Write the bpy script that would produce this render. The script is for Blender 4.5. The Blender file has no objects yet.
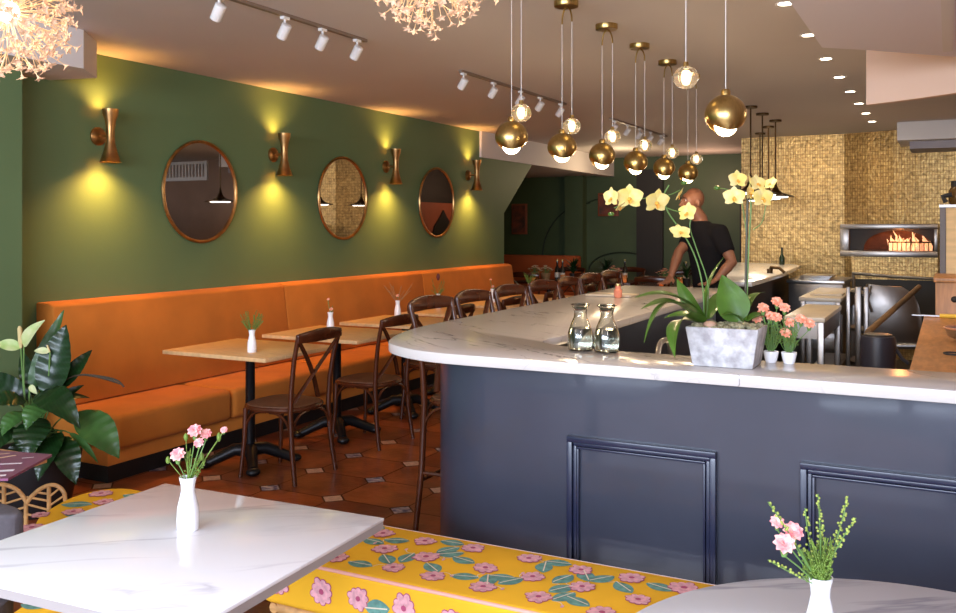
import bpy, bmesh, math, random
from mathutils import Vector, Matrix
random.seed(7)
S = bpy.context.scene
COL = S.collection
PI = math.pi

# ------------------------------------------------------------------ camera
EYE = 1.55
FPX = 911.0
YAW = math.atan2(471, 911)
cam_d = bpy.data.cameras.new('camera')
cam = bpy.data.objects.new('camera', cam_d)
COL.objects.link(cam)
cam.location = (0, 0, EYE)
cam.rotation_euler = (PI / 2, 0, YAW)
cam_d.sensor_width = 36.0
cam_d.lens = FPX / 956 * 36.0
cam_d.shift_y = -(306.5 - 226) / 956
cam_d.clip_start = 0.05
S.camera = cam

# ------------------------------------------------------------------ world, exposure, large lights
S.view_settings.view_transform = 'Standard'
S.view_settings.look = 'None'
S.view_settings.gamma = 1
S.view_settings.use_curve_mapping = False
S.view_settings.exposure = 0.6
W = bpy.data.worlds.new('world')
S.world = W
W.use_nodes = True
W.node_tree.nodes['Background'].inputs[0].default_value = (0.72, 0.84, 1.0, 1)
W.node_tree.nodes['Background'].inputs[1].default_value = 1.6


def lamp(kind, name, loc, energy, color, size=0.05, rot=None, **kw):
    d = bpy.data.lights.new(name, kind)
    d.energy = energy
    d.color = color
    if kind == 'AREA':
        d.shape = 'RECTANGLE'
        d.size, d.size_y = size
    else:
        d.shadow_soft_size = size
    for k, v in kw.items():
        setattr(d, k, v)
    o = bpy.data.objects.new(name, d)
    COL.objects.link(o)
    o.location = loc
    if rot:
        o.rotation_euler = rot
    return o


def aim(o, target):
    v = Vector(target) - Vector(o.location)
    o.rotation_euler = v.to_track_quat('-Z', 'Y').to_euler()


# daylight of the shop window behind the camera
win = lamp('AREA', 'window_daylight', (-0.9, -2.9, 2.05), 400, (0.72, 0.82, 1.0), (6.5, 1.2))
aim(win, (-1.2, 2.6, 0.5))
# fill lights added without fittings, to lift the dim parts of the room
WARM = (1.0, 0.72, 0.42)

GOLD = (1.0, 0.62, 0.22)

lamp('POINT', 'kitchen_fill_light', (1.6, 6.5, 2.3), 34, (1.0, 0.80, 0.60), 0.25)  # added fill on the kitchen side, no lamp hangs here
lamp('POINT', 'front_fill_light', (-3.0, 0.2, 2.35), 16, (1.0, 0.80, 0.62), 0.25)  # added ambient fill, off camera
lamp('POINT', 'front_fill_light', (0.3, 0.3, 2.3), 22, (0.95, 0.88, 0.85), 0.25)  # added fill to brighten the round table
lamp('POINT', 'far_room_fill', (-4.4, 13.2, 2.3), 14, (1.0, 0.74, 0.45), 0.2)  # added to lift the dark far end, no fitting modelled
lamp('POINT', 'passage_fill', (-3.3, 14.2, 2.2), 10, (1.0, 0.6, 0.4), 0.2)  # added fill for the passage end, no fitting modelled

# ------------------------------------------------------------------ helpers
F_ = Vector((-math.sin(YAW), math.cos(YAW), 0))
R_ = Vector((math.cos(YAW), math.sin(YAW), 0))


def at(px, py, d):
    """point of the room seen at a pixel at distance d"""
    return F_ * d + R_ * ((px - 478) / FPX * d) + Vector((0, 0, EYE + (226 - py) / FPX * d))


class MB:
    def __init__(s):
        s.v = []
        s.f = []
        s.m = []
        s.M = Matrix.Identity(4)

    def add(s, vs, fs, m=0):
        b = len(s.v)
        s.v += [s.M @ Vector(p) for p in vs]
        s.f += [tuple(i + b for i in f) for f in fs]
        s.m += [m] * len(fs)
        return s

    def box(s, x0, x1, y0, y1, z0, z1, m=0):
        vs = [(x, y, z) for z in (z0, z1) for y in (y0, y1) for x in (x0, x1)]
        return s.add(vs, [(0, 2, 3, 1), (4, 5, 7, 6), (0, 1, 5, 4), (2, 6, 7, 3), (0, 4, 6, 2), (1, 3, 7, 5)], m)

    def prism(s, poly, z0, z1, m=0):
        n = len(poly)
        a = sum(poly[i][0] * poly[(i + 1) % n][1] - poly[(i + 1) % n][0] * poly[i][1] for i in range(n))
        if a < 0:
            poly = poly[::-1]
        vs = [(p[0], p[1], z0) for p in poly] + [(p[0], p[1], z1) for p in poly]
        fs = [tuple(range(n))[::-1], tuple(range(n, 2 * n))] + [(i, (i + 1) % n, (i + 1) % n + n, i + n) for i in range(n)]
        return s.add(vs, fs, m)

    def tube(s, pts, r, n=8, m=0, cap=True, closed=False, flat=None):
        pts = [Vector(p) for p in pts]
        k = len(pts)
        rs = r if isinstance(r, (list, tuple)) else [r] * k
        vs, fs = [], []
        t0 = (pts[1] - pts[0]).normalized()
        up = Vector((0, 0, 1)) if abs(t0.z) < 0.9 else Vector((1, 0, 0))
        nrm = t0.cross(up).normalized()
        for i, p in enumerate(pts):
            if closed:
                t = (pts[(i + 1) % k] - pts[i - 1]).normalized()
            else:
                t = (pts[min(i + 1, k - 1)] - pts[max(i - 1, 0)]).normalized()
            nrm = (nrm - t * nrm.dot(t))
            nrm = nrm.normalized() if nrm.length > 1e-6 else t.orthogonal().normalized()
            b = t.cross(nrm)
            fl = flat or 1.0
            for j in range(n):
                a = 2 * PI * j / n
                vs.append(p + nrm * (math.cos(a) * rs[i]) + b * (math.sin(a) * rs[i] * fl))
        seg = k if closed else k - 1
        for i in range(seg):
            i2 = (i + 1) % k
            for j in range(n):
                fs.append((i * n + j, i * n + (j + 1) % n, i2 * n + (j + 1) % n, i2 * n + j))
        if cap and not closed:
            fs.append(tuple(range(n))[::-1])
            fs.append(tuple(range((k - 1) * n, k * n)))
        return s.add(vs, fs, m)

    def lathe(s, prof, c=(0, 0, 0), n=24, m=0, cap=True, wob=None):
        vs, fs = [], []
        for i, (r, z) in enumerate(prof):
            for j in range(n):
                a = 2 * PI * j / n
                dz = wob(i, a) if wob else 0
                vs.append((c[0] + r * math.cos(a), c[1] + r * math.sin(a), c[2] + z + dz))
        for i in range(len(prof) - 1):
            for j in range(n):
                fs.append((i * n + j, i * n + (j + 1) % n, (i + 1) * n + (j + 1) % n, (i + 1) * n + j))
        if cap:
            fs.append(tuple(range(n))[::-1])
            k = len(prof) - 1
            fs.append(tuple(range(k * n, k * n + n)))
        return s.add(vs, fs, m)

    def ball(s, c, r, n=12, m=0, k=7):
        rx, ry, rz = (r, r, r) if not isinstance(r, (tuple, list)) else r
        vs, fs = [], []
        for i in range(1, k):
            ph = PI * i / k
            for j in range(n):
                a = 2 * PI * j / n
                vs.append((c[0] + rx * math.sin(ph) * math.cos(a), c[1] + ry * math.sin(ph) * math.sin(a), c[2] - rz * math.cos(ph)))
        for i in range(k - 2):
            for j in range(n):
                fs.append((i * n + j, i * n + (j + 1) % n, (i + 1) * n + (j + 1) % n, (i + 1) * n + j))
        vs += [(c[0], c[1], c[2] - rz), (c[0], c[1], c[2] + rz)]
        a, b = len(vs) - 2, len(vs) - 1
        for j in range(n):
            fs.append((a, (j + 1) % n, j))
            fs.append((b, (k - 2) * n + j, (k - 2) * n + (j + 1) % n))
        return s.add(vs, fs, m)

    def blade(s, base, tip, width, nrm, droop=0.15, fold=0.18, m=0, k=9, shape='leaf', roll=0.0, ribs=0):
        """a leaf blade: curved midrib, folded halves, given thickness"""
        base, tip, nrm = Vector(base), Vector(tip), Vector(nrm).normalized()
        ax = tip - base
        L = ax.length
        t = ax.normalized()
        side = t.cross(nrm).normalized()
        nn = side.cross(t).normalized()
        rows = []
        for i in range(k + 1):
            u = i / k
            p = base + ax * u + nn * (4 * droop * L * u * (1 - u))
            if shape == 'leaf':
                w = width * 0.5 * (math.sin(PI * u ** 0.72) ** 0.75 * (1 - 0.25 * u ** 3) if 0 < u < 1 else 0.02) + 0.0006
            elif shape == 'strap':
                w = width * 0.5 * (0.55 + 0.45 * math.sin(PI * u)) * (1 - u ** 5) + 0.0006
            else:
                w = width * 0.5 * (math.sin(PI * u ** 0.6) ** 0.6 if 0 < u < 1 else 0.05) + 0.0005
            row = []
            for q in (-1, -0.5, 0, 0.5, 1):
                rb = ribs * width * math.sin((i * PI / 2) + PI / 4) * (1 if abs(q) == 0.5 else 0.5 if q else -0.6) if ribs else 0
                row.append(p + side * (w * q) + nn * (abs(q) * w * fold + roll * w * q * q + rb) + t * (abs(q) * 0.25 * w if ribs else 0))
            rows.append(row)
        th = nn * max(0.0006, width * 0.008)
        vs = [x for r in rows for x in r] + [x - th for r in rows for x in r]
        fs = []
        N = len(rows) * 5
        for i in range(k):
            for j in range(4):
                a = i * 5 + j
                fs.append((a, a + 1, a + 6, a + 5))
                fs.append((a + N, a + 5 + N, a + 6 + N, a + 1 + N))
            for j in (0, 4):
                a = i * 5 + j
                fs.append((a, a + 5, a + 5 + N, a + N) if j == 0 else (a, a + N, a + 5 + N, a + 5))
        return s.add(vs, fs, m)

    def build(s, name, mats, parent=None, bevel=0, seg=2, smooth=True, angle=40, loc=None):
        me = bpy.data.meshes.new(name)
        me.from_pydata([tuple(p) for p in s.v], [], s.f)
        if not isinstance(mats, (list, tuple)):
            mats = [mats]
        for mt in mats:
            me.materials.append(mt)
        me.polygons.foreach_set('material_index', s.m)
        me.update()
        if bevel:
            bm = bmesh.new()
            bm.from_mesh(me)
            es = [e for e in bm.edges if len(e.link_faces) == 2 and e.calc_face_angle(0) > 0.6]
            try:
                bmesh.ops.bevel(bm, geom=es, offset=bevel, segments=seg, affect='EDGES', profile=0.5, clamp_overlap=True)
            except Exception:
                pass
            bm.to_mesh(me)
            bm.free()
        if smooth:
            me.polygons.foreach_set('use_smooth', [True] * len(me.polygons))
            me.set_sharp_from_angle(angle=math.radians(angle))
        o = bpy.data.objects.new(name, me)
        COL.objects.link(o)
        if parent is not None:
            o.parent = parent
        if loc is not None:
            o.location = loc
        return o


def thing(name, label, cat, loc=(0, 0, 0), rz=0, group=None):
    o = bpy.data.objects.new(name, None)
    COL.objects.link(o)
    o.empty_display_size = 0.1
    o.location = loc
    o.rotation_euler = (0, 0, rz)
    o['label'] = label
    o['category'] = cat
    if group:
        o['group'] = group
    return o


def tag(o, label, cat, group=None, kind=None):
    o['label'] = label
    o['category'] = cat
    if group:
        o['group'] = group
    if kind:
        o['kind'] = kind
    return o


def struct(o):
    o['kind'] = 'structure'
    return o


def dup(root, loc, rz=None, label=None, group=None):
    def cp(o, par):
        c = o.copy()
        COL.objects.link(c)
        if par is not None:
            c.parent = par
        for ch in o.children:
            cp(ch, c)
        return c
    r = cp(root, None)
    r.location = loc
    if rz is not None:
        r.rotation_euler = (0, 0, rz)
    if label:
        r['label'] = label
    if group:
        r['group'] = group
    return r


# ------------------------------------------------------------------ materials
def rgb(r, g, b):
    f = lambda c: (c / 255 / 12.92) if c / 255 <= 0.04045 else ((c / 255 + 0.055) / 1.055) ** 2.4
    return (f(r), f(g), f(b), 1)


MATS = {}


def mat(name, col, rough=0.5, metal=0.0, var=0.0, scale=8.0, bump=0.0, bscale=60.0, emit=None, estr=0.0, coat=0.0,
        trans=0.0, ior=1.45, spec=None, col2=None, sub=0.0, stretch=None, sheen=0.0, alpha=1.0, detail=3.0):
    m = bpy.data.materials.new(name)
    m.use_nodes = True
    nt = m.node_tree
    p = nt.nodes['Principled BSDF']
    p.inputs['Base Color'].default_value = col
    p.inputs['Roughness'].default_value = rough
    p.inputs['Metallic'].default_value = metal
    p.inputs['Coat Weight'].default_value = coat
    p.inputs['Coat Roughness'].default_value = 0.08
    p.inputs['Transmission Weight'].default_value = trans
    p.inputs['IOR'].default_value = ior
    p.inputs['Sheen Weight'].default_value = sheen
    p.inputs['Alpha'].default_value = alpha
    if spec is not None:
        p.inputs['Specular IOR Level'].default_value = spec
    if emit:
        p.inputs['Emission Color'].default_value = emit
        p.inputs['Emission Strength'].default_value = estr
    tc = nt.nodes.new('ShaderNodeTexCoord')
    src = tc.outputs['Object']
    if stretch:
        mp = nt.nodes.new('ShaderNodeMapping')
        mp.inputs['Scale'].default_value = stretch
        nt.links.new(src, mp.inputs[0])
        src = mp.outputs[0]
    if var > 0 or col2:
        n = nt.nodes.new('ShaderNodeTexNoise')
        n.inputs['Scale'].default_value = scale
        n.inputs['Detail'].default_value = detail
        nt.links.new(src, n.inputs['Vector'])
        mx = nt.nodes.new('ShaderNodeMix')
        mx.data_type = 'RGBA'
        if col2 is None:
            col2 = tuple(c * (1 - var) for c in col[:3]) + (1,)
        mx.inputs[6].default_value = col
        mx.inputs[7].default_value = col2
        rp = nt.nodes.new('ShaderNodeMapRange')
        rp.inputs[1].default_value = 0.35
        rp.inputs[2].default_value = 0.65
        nt.links.new(n.outputs['Fac'], rp.inputs[0])
        nt.links.new(rp.outputs[0], mx.inputs[0])
        nt.links.new(mx.outputs[2], p.inputs['Base Color'])
    if bump > 0:
        n2 = nt.nodes.new('ShaderNodeTexNoise')
        n2.inputs['Scale'].default_value = bscale
        n2.inputs['Detail'].default_value = 4
        nt.links.new(src, n2.inputs['Vector'])
        b = nt.nodes.new('ShaderNodeBump')
        b.inputs['Strength'].default_value = bump
        b.inputs['Distance'].default_value = 0.01
        nt.links.new(n2.outputs['Fac'], b.inputs['Height'])
        nt.links.new(b.outputs[0], p.inputs['Normal'])
    MATS[name] = m
    return m


def marble(name, base, vein, scale, rough, rot=0.3, width=0.03, dist=0.7, amount=0.8):
    m = mat(name, base, rough)
    nt = m.node_tree
    p = nt.nodes['Principled BSDF']
    tc = nt.nodes['Texture Coordinate']
    mp = nt.nodes.new('ShaderNodeMapping'); mp.vector_type = 'TEXTURE'
    mp.inputs['Rotation'].default_value = (0, 0, rot)
    mp.inputs['Scale'].default_value = (2.2, 0.42, 1)
    nt.links.new(tc.outputs['Object'], mp.inputs[0])
    n = nt.nodes.new('ShaderNodeTexNoise')
    n.inputs['Scale'].default_value = scale
    n.inputs['Detail'].default_value = 5
    n.inputs['Distortion'].default_value = dist
    nt.links.new(mp.outputs[0], n.inputs['Vector'])
    sub = nt.nodes.new('ShaderNodeMath'); sub.operation = 'SUBTRACT'; sub.inputs[1].default_value = 0.5
    ab = nt.nodes.new('ShaderNodeMath'); ab.operation = 'ABSOLUTE'
    rp = nt.nodes.new('ShaderNodeMapRange')
    rp.inputs[1].default_value = 0.0; rp.inputs[2].default_value = width
    rp.inputs[3].default_value = amount; rp.inputs[4].default_value = 0.0
    n3 = nt.nodes.new('ShaderNodeTexNoise'); n3.inputs['Scale'].default_value = scale * 1.3
    nt.links.new(mp.outputs[0], n3.inputs['Vector'])
    rp2 = nt.nodes.new('ShaderNodeMapRange'); rp2.inputs[1].default_value = 0.4; rp2.inputs[2].default_value = 0.62
    mu = nt.nodes.new('ShaderNodeMath'); mu.operation = 'MULTIPLY'
    mx = nt.nodes.new('ShaderNodeMix'); mx.data_type = 'RGBA'
    mx.inputs[6].default_value = base; mx.inputs[7].default_value = vein
    L = nt.links.new
    L(n.outputs['Fac'], sub.inputs[0]); L(sub.outputs[0], ab.inputs[0]); L(ab.outputs[0], rp.inputs[0])
    L(n3.outputs['Fac'], rp2.inputs[0]); L(rp.outputs[0], mu.inputs[0]); L(rp2.outputs[0], mu.inputs[1])
    L(mu.outputs[0], mx.inputs[0]); L(mx.outputs[2], p.inputs['Base Color'])
    return m


def emis(name, col, strength):
    m = bpy.data.materials.new(name)
    m.use_nodes = True
    p = m.node_tree.nodes['Principled BSDF']
    p.inputs['Base Color'].default_value = col
    p.inputs['Emission Color'].default_value = col
    p.inputs['Emission Strength'].default_value = strength
    return m


def gold_mosaic():
    m = mat('gold_mosaic', (0.66, 0.43, 0.15, 1), 0.38, 0.7)
    nt = m.node_tree; p = nt.nodes['Principled BSDF']; tc = nt.nodes['Texture Coordinate']; L = nt.links.new
    mp = nt.nodes.new('ShaderNodeMapping'); mp.inputs['Rotation'].default_value = (PI / 2, 0, 0)
    L(tc.outputs['Object'], mp.inputs[0])
    b = nt.nodes.new('ShaderNodeTexBrick')
    b.offset = 0.0
    b.inputs['Color1'].default_value = (0.58, 0.40, 0.16, 1)
    b.inputs['Color2'].default_value = (0.42, 0.27, 0.10, 1)
    b.inputs['Mortar'].default_value = (0.30, 0.18, 0.07, 1)
    b.inputs['Scale'].default_value = 1.0
    b.inputs['Mortar Size'].default_value = 0.0035
    b.inputs['Brick Width'].default_value = 0.030
    b.inputs['Row Height'].default_value = 0.045
    L(mp.outputs[0], b.inputs['Vector'])
    n = nt.nodes.new('ShaderNodeTexNoise'); n.inputs['Scale'].default_value = 26; n.inputs['Detail'].default_value = 5
    L(tc.outputs['Object'], n.inputs['Vector'])
    mx = nt.nodes.new('ShaderNodeMix'); mx.data_type = 'RGBA'; mx.blend_type = 'OVERLAY'; mx.inputs[0].default_value = 0.9
    L(b.outputs['Color'], mx.inputs[6]); L(n.outputs['Fac'], mx.inputs[7]); L(mx.outputs[2], p.inputs['Base Color'])
    bp = nt.nodes.new('ShaderNodeBump'); bp.inputs['Strength'].default_value = 0.8; bp.inputs['Distance'].default_value = 0.012
    L(n.outputs['Fac'], bp.inputs['Height']); L(bp.outputs[0], p.inputs['Normal'])
    return m


def mod_stripes(m, scale, axis, strength=0.25, dark=0.75, rot=(0, 0, 0), dist=1.5):
    """multiply base colour by wave veins"""
    nt = m.node_tree; p = nt.nodes['Principled BSDF']; tc = nt.nodes['Texture Coordinate']; L = nt.links.new
    w = nt.nodes.new('ShaderNodeTexWave'); w.bands_direction = axis
    w.inputs['Scale'].default_value = scale; w.inputs['Distortion'].default_value = dist
    w.inputs['Detail'].default_value = 2
    mp = nt.nodes.new('ShaderNodeMapping'); mp.inputs['Rotation'].default_value = rot
    L(tc.outputs['Object'], mp.inputs[0]); L(mp.outputs[0], w.inputs['Vector'])
    base = p.inputs['Base Color']
    mx = nt.nodes.new('ShaderNodeMix'); mx.data_type = 'RGBA'; mx.blend_type = 'MULTIPLY'
    mx.inputs[7].default_value = (dark, dark, dark, 1)
    if base.links:
        L(base.links[0].from_socket, mx.inputs[6])
    else:
        mx.inputs[6].default_value = base.default_value
    mu = nt.nodes.new('ShaderNodeMath'); mu.operation = 'MULTIPLY'; mu.inputs[1].default_value = strength
    L(w.outputs['Fac'], mu.inputs[0]); L(mu.outputs[0], mx.inputs[0]); L(mx.outputs[2], base)
    return m


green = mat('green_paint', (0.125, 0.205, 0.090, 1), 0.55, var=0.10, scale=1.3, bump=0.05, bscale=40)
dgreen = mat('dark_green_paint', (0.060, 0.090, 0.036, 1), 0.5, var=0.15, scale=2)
arcpaint = mat('darker_green_paint', (0.016, 0.028, 0.014, 1), 0.5)
white = mat('ceiling_paint', (0.64, 0.595, 0.565, 1), 0.7, var=0.04, scale=0.8)
whitep = mat('white_paint', (0.74, 0.70, 0.68, 1), 0.6, var=0.03, scale=1)
orange = mat('orange_velvet', (0.58, 0.190, 0.028, 1), 0.85, var=0.16, scale=3.2, sheen=0.03, spec=0.25, bump=0.08, bscale=12)
oranged = mat('orange_plinth', (0.68, 0.235, 0.04, 1), 0.6, var=0.1, scale=5)
black = mat('black_kick', (0.012, 0.011, 0.012, 1), 0.5, var=0.3)
terra = [mat('terracotta_%s' % n, c, 0.32, var=0.45, scale=5, bump=0.15, bscale=25, coat=0.15) for n, c in
         (('red', (0.31, 0.072, 0.022, 1)), ('brown', (0.22, 0.052, 0.018, 1)), ('rust', (0.37, 0.095, 0.027, 1)))]
grout = mat('grout', (0.17, 0.085, 0.05, 1), 0.8, var=0.3)
insertp = mat('peach_insert', (0.70, 0.40, 0.26, 1), 0.35, var=0.3, scale=40)
insertb = mat('patterned_insert', (0.55, 0.42, 0.36, 1), 0.35, col2=(0.05, 0.05, 0.13, 1), scale=28)
navytrim = mat('dark_navy_trim', (0.014, 0.018, 0.045, 1), 0.3, coat=0.3)
navy = mat('navy_lacquer', (0.034, 0.040, 0.062, 1), 0.34, var=0.15, scale=3, coat=0.5, bump=0.03, bscale=18)
counterm = marble('quartz_counter', (0.58, 0.545, 0.52, 1), (0.07, 0.06, 0.08, 1), 2.6, 0.17, rot=-0.6, width=0.009, dist=0.5)
tablem = marble('white_marble', (0.76, 0.765, 0.79, 1), (0.36, 0.35, 0.42, 1), 1.9, 0.10, rot=0.62, width=0.020, dist=0.35, amount=0.75)
edgem = mat('grey_table_edge', (0.33, 0.30, 0.29, 1), 0.5)
oak = mod_stripes(mat('light_oak', (0.80, 0.48, 0.22, 1), 0.42, var=0.18, scale=6, stretch=(2, 14, 2)), 7, 'X', 0.3)
oakedge = mat('pale_table_edge', (0.72, 0.55, 0.38, 1), 0.5)
walnut = mod_stripes(mat('brown_bentwood', (0.082, 0.020, 0.007, 1), 0.22, var=0.35, scale=14, stretch=(1, 1, 0.3), coat=0.1), 9, 'Z', 0.2)
seatw = mat('woven_seat', (0.16, 0.065, 0.028, 1), 0.55, var=0.3, scale=60, bump=0.4, bscale=120)
iron = mat('black_iron', (0.02, 0.02, 0.022, 1), 0.35, 0.6, var=0.3)
brass = mat('brushed_brass', (0.52, 0.36, 0.13, 1), 0.28, 1.0, var=0.2, scale=3, stretch=(30, 30, 1))
copper = mat('antique_brass', (0.55, 0.31, 0.12, 1), 0.33, 1.0, var=0.35, scale=12)
dbrass = mat('dark_bronze', (0.10, 0.06, 0.03, 1), 0.4, 1.0, var=0.2)
whitem = mat('white_metal', (0.80, 0.78, 0.76, 1), 0.4)
ceramic = mat('white_ceramic', (0.86, 0.86, 0.88, 1), 0.18, coat=0.5)
mirrorm = mat('mirror_glass', (0.60, 0.56, 0.52, 1), 0.015, 1.0)
glass = mat('clear_glass', (0.93, 0.96, 0.92, 1), 0.02, trans=1.0, ior=1.42)
waterm = mat('water', (0.90, 0.93, 0.86, 1), 0.0, trans=1.0, ior=1.33)
crystal = mat('lit_crystal', (1.0, 0.90, 0.70, 1), 0.04, trans=0.95, ior=1.35, emit=(1.0, 0.68, 0.32, 1), estr=0.05)
bulbm = emis('lit_bulb', (1.0, 0.80, 0.50, 1), 8)
filam = emis('crystal_bulb', (1.0, 0.78, 0.46, 1), 2.0)
petalglow = emis('lit_crystal_petals', (0.62, 0.40, 0.26, 1), 0.30)
coreglow = emis('chandelier_core', (1.0, 0.93, 0.84, 1), 4)
stemgold = mat('gold_wire', (0.75, 0.52, 0.28, 1), 0.4, 0.6, emit=(1.0, 0.6, 0.3, 1), estr=0.25)
spotglow = emis('downlight_lens', (1.0, 0.86, 0.62, 1), 14)
fireglow = None
gold = gold_mosaic()
steel = mat('stainless_steel', (0.50, 0.49, 0.49, 1), 0.30, 1.0, var=0.25, scale=3, bump=0.05, bscale=20)
dsteel = mat('dark_stainless_steel', (0.34, 0.31, 0.29, 1), 0.32, 1.0, var=0.4, scale=2)
darkk = mat('kitchen_dark', (0.02, 0.017, 0.015, 1), 0.6)
kfloor = mat('kitchen_floor', (0.05, 0.04, 0.035, 1), 0.5, var=0.3)
cream = mat('cream_worktop', (0.62, 0.52, 0.40, 1), 0.3, var=0.1)
woodtop = mod_stripes(mat('butcher_block', (0.52, 0.23, 0.075, 1), 0.4, var=0.3, scale=5, stretch=(8, 1.5, 1)), 6, 'Y', 0.3)
pine = mod_stripes(mat('pale_pine', (0.78, 0.52, 0.24, 1), 0.5, var=0.15, scale=4, stretch=(1, 1, 8)), 4, 'Z', 0.35)
brownwall = mat('brown_plaster', (0.32, 0.20, 0.14, 1), 0.6, var=0.2, scale=2)
redwall = mat('terracotta_plaster', (0.42, 0.12, 0.06, 1), 0.6, var=0.2, scale=2)
bin_m = mat('charcoal_plastic', (0.035, 0.033, 0.045, 1), 0.4)
yellow = mat('yellow_fabric', (0.86, 0.46, 0.028, 1), 0.9, var=0.08, scale=5, spec=0.15, bump=0.1, bscale=10)
pinkf = mat('pink_print', (0.84, 0.42, 0.46, 1), 0.8, var=0.3, scale=60)
magf = mat('magenta_print', (0.42, 0.07, 0.15, 1), 0.8)
tealf = mat('teal_print', (0.16, 0.36, 0.30, 1), 0.8, var=0.4, scale=45)
lightf = mat('cream_print', (0.75, 0.66, 0.50, 1), 0.8)
pipingm = mat('pink_piping', (0.80, 0.40, 0.32, 1), 0.7)
rattan = mat('rattan_cane', (0.62, 0.34, 0.13, 1), 0.4, var=0.3, scale=30)
greyfab = mat('charcoal_fabric', (0.085, 0.075, 0.085, 1), 0.9, var=0.2, scale=40, bump=0.2)
leafm = mat('lily_leaf', (0.011, 0.042, 0.009, 1), 0.30, var=0.45, scale=9, coat=0.08, spec=0.4)
mod_stripes(leafm, 24, 'DIAGONAL', 0.55, 0.45, dist=3)
leafm2 = mat('lily_leaf_young', (0.045, 0.12, 0.025, 1), 0.36, var=0.4, scale=9, coat=0.08, spec=0.4)
dryleaf = mat('withered_leaf', (0.05, 0.035, 0.018, 1), 0.7)
spathe = mat('white_spathe', (0.68, 0.66, 0.40, 1), 0.5, col2=(0.35, 0.48, 0.15, 1), scale=9)
spadix = mat('cream_spadix', (0.66, 0.52, 0.24, 1), 0.7, bump=0.5, bscale=200)
stemm = mat('green_stem', (0.13, 0.25, 0.06, 1), 0.5, var=0.2)
orleaf = mat('orchid_leaf', (0.075, 0.165, 0.018, 1), 0.35, var=0.35, scale=14, coat=0.25)
orpetal = mat('yellow_orchid_petal', (0.80, 0.62, 0.15, 1), 0.55, col2=(0.84, 0.70, 0.30, 1), scale=30)
orlip = mat('orchid_lip', (0.80, 0.38, 0.05, 1), 0.5)
stone = mat('pale_stone_planter', (0.34, 0.32, 0.33, 1), 0.8, col2=(0.60, 0.59, 0.60, 1), scale=26, bump=0.7, bscale=45, detail=8)
moss = mat('moss', (0.17, 0.16, 0.08, 1), 0.95, col2=(0.40, 0.36, 0.22, 1), scale=70, bump=1.0, bscale=150)
stakem = mat('dark_stem', (0.055, 0.05, 0.025, 1), 0.5)
carn = mat('pink_carnation', (0.82, 0.22, 0.25, 1), 0.8, col2=(0.88, 0.56, 0.50, 1), scale=60)
coral = mat('coral_carnation', (0.85, 0.26, 0.13, 1), 0.7, col2=(0.92, 0.50, 0.36, 1), scale=90)
seedm = mat('yellow_green_seed', (0.36, 0.44, 0.08, 1), 0.6, var=0.4, scale=80)
ferny = mat('fine_greenery', (0.16, 0.26, 0.035, 1), 0.6, var=0.4, scale=80)
dried = mat('dried_grass', (0.36, 0.22, 0.10, 1), 0.8)
skin = mat('skin', (0.22, 0.088, 0.046, 1), 0.5, var=0.12, scale=8)
shirtm = mat('black_cotton', (0.008, 0.007, 0.008, 1), 0.95, spec=0.15)
trouserm = mat('dark_trousers', (0.012, 0.012, 0.016, 1), 0.9)
apronm = mat('pale_cloth', (0.45, 0.42, 0.40, 1), 0.8)
purple = mat('purple_print', (0.20, 0.06, 0.13, 1), 0.35, coat=0.3)
paperw = mat('white_paper', (0.72, 0.68, 0.74, 1), 0.5)
creamprint = mat('cream_ink', (0.75, 0.55, 0.35, 1), 0.5)
pictm = mat('red_brown_picture', (0.20, 0.05, 0.025, 1), 0.5, col2=(0.06, 0.03, 0.02, 1), scale=9)
pictf = mat('rust_picture_frame', (0.25, 0.07, 0.03, 1), 0.4)
greyk = mat('grey_paint', (0.33, 0.30, 0.33, 1), 0.6)
amber = mat('amber_jar', (0.16, 0.08, 0.02, 1), 0.15, trans=0.3, coat=0.5)
firem = bpy.data.materials.new('flames')
firem.use_nodes = True
_nt = firem.node_tree
_p = _nt.nodes['Principled BSDF']
_tc = _nt.nodes.new('ShaderNodeTexCoord')
_n = _nt.nodes.new('ShaderNodeTexNoise'); _n.inputs['Scale'].default_value = 16
_cr = _nt.nodes.new('ShaderNodeValToRGB')
_cr.color_ramp.elements[0].position = 0.35; _cr.color_ramp.elements[0].color = (0.9, 0.16, 0.02, 1)
_cr.color_ramp.elements[1].position = 0.65; _cr.color_ramp.elements[1].color = (1.0, 0.48, 0.16, 1)
_nt.links.new(_tc.outputs['Object'], _n.inputs['Vector']); _nt.links.new(_n.outputs['Fac'], _cr.inputs[0])
_nt.links.new(_cr.outputs[0], _p.inputs['Emission Color']); _p.inputs['Emission Strength'].default_value = 0.38

# ================================================================== SETTING
CEIL = 2.72
WX = -5.15
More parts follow.
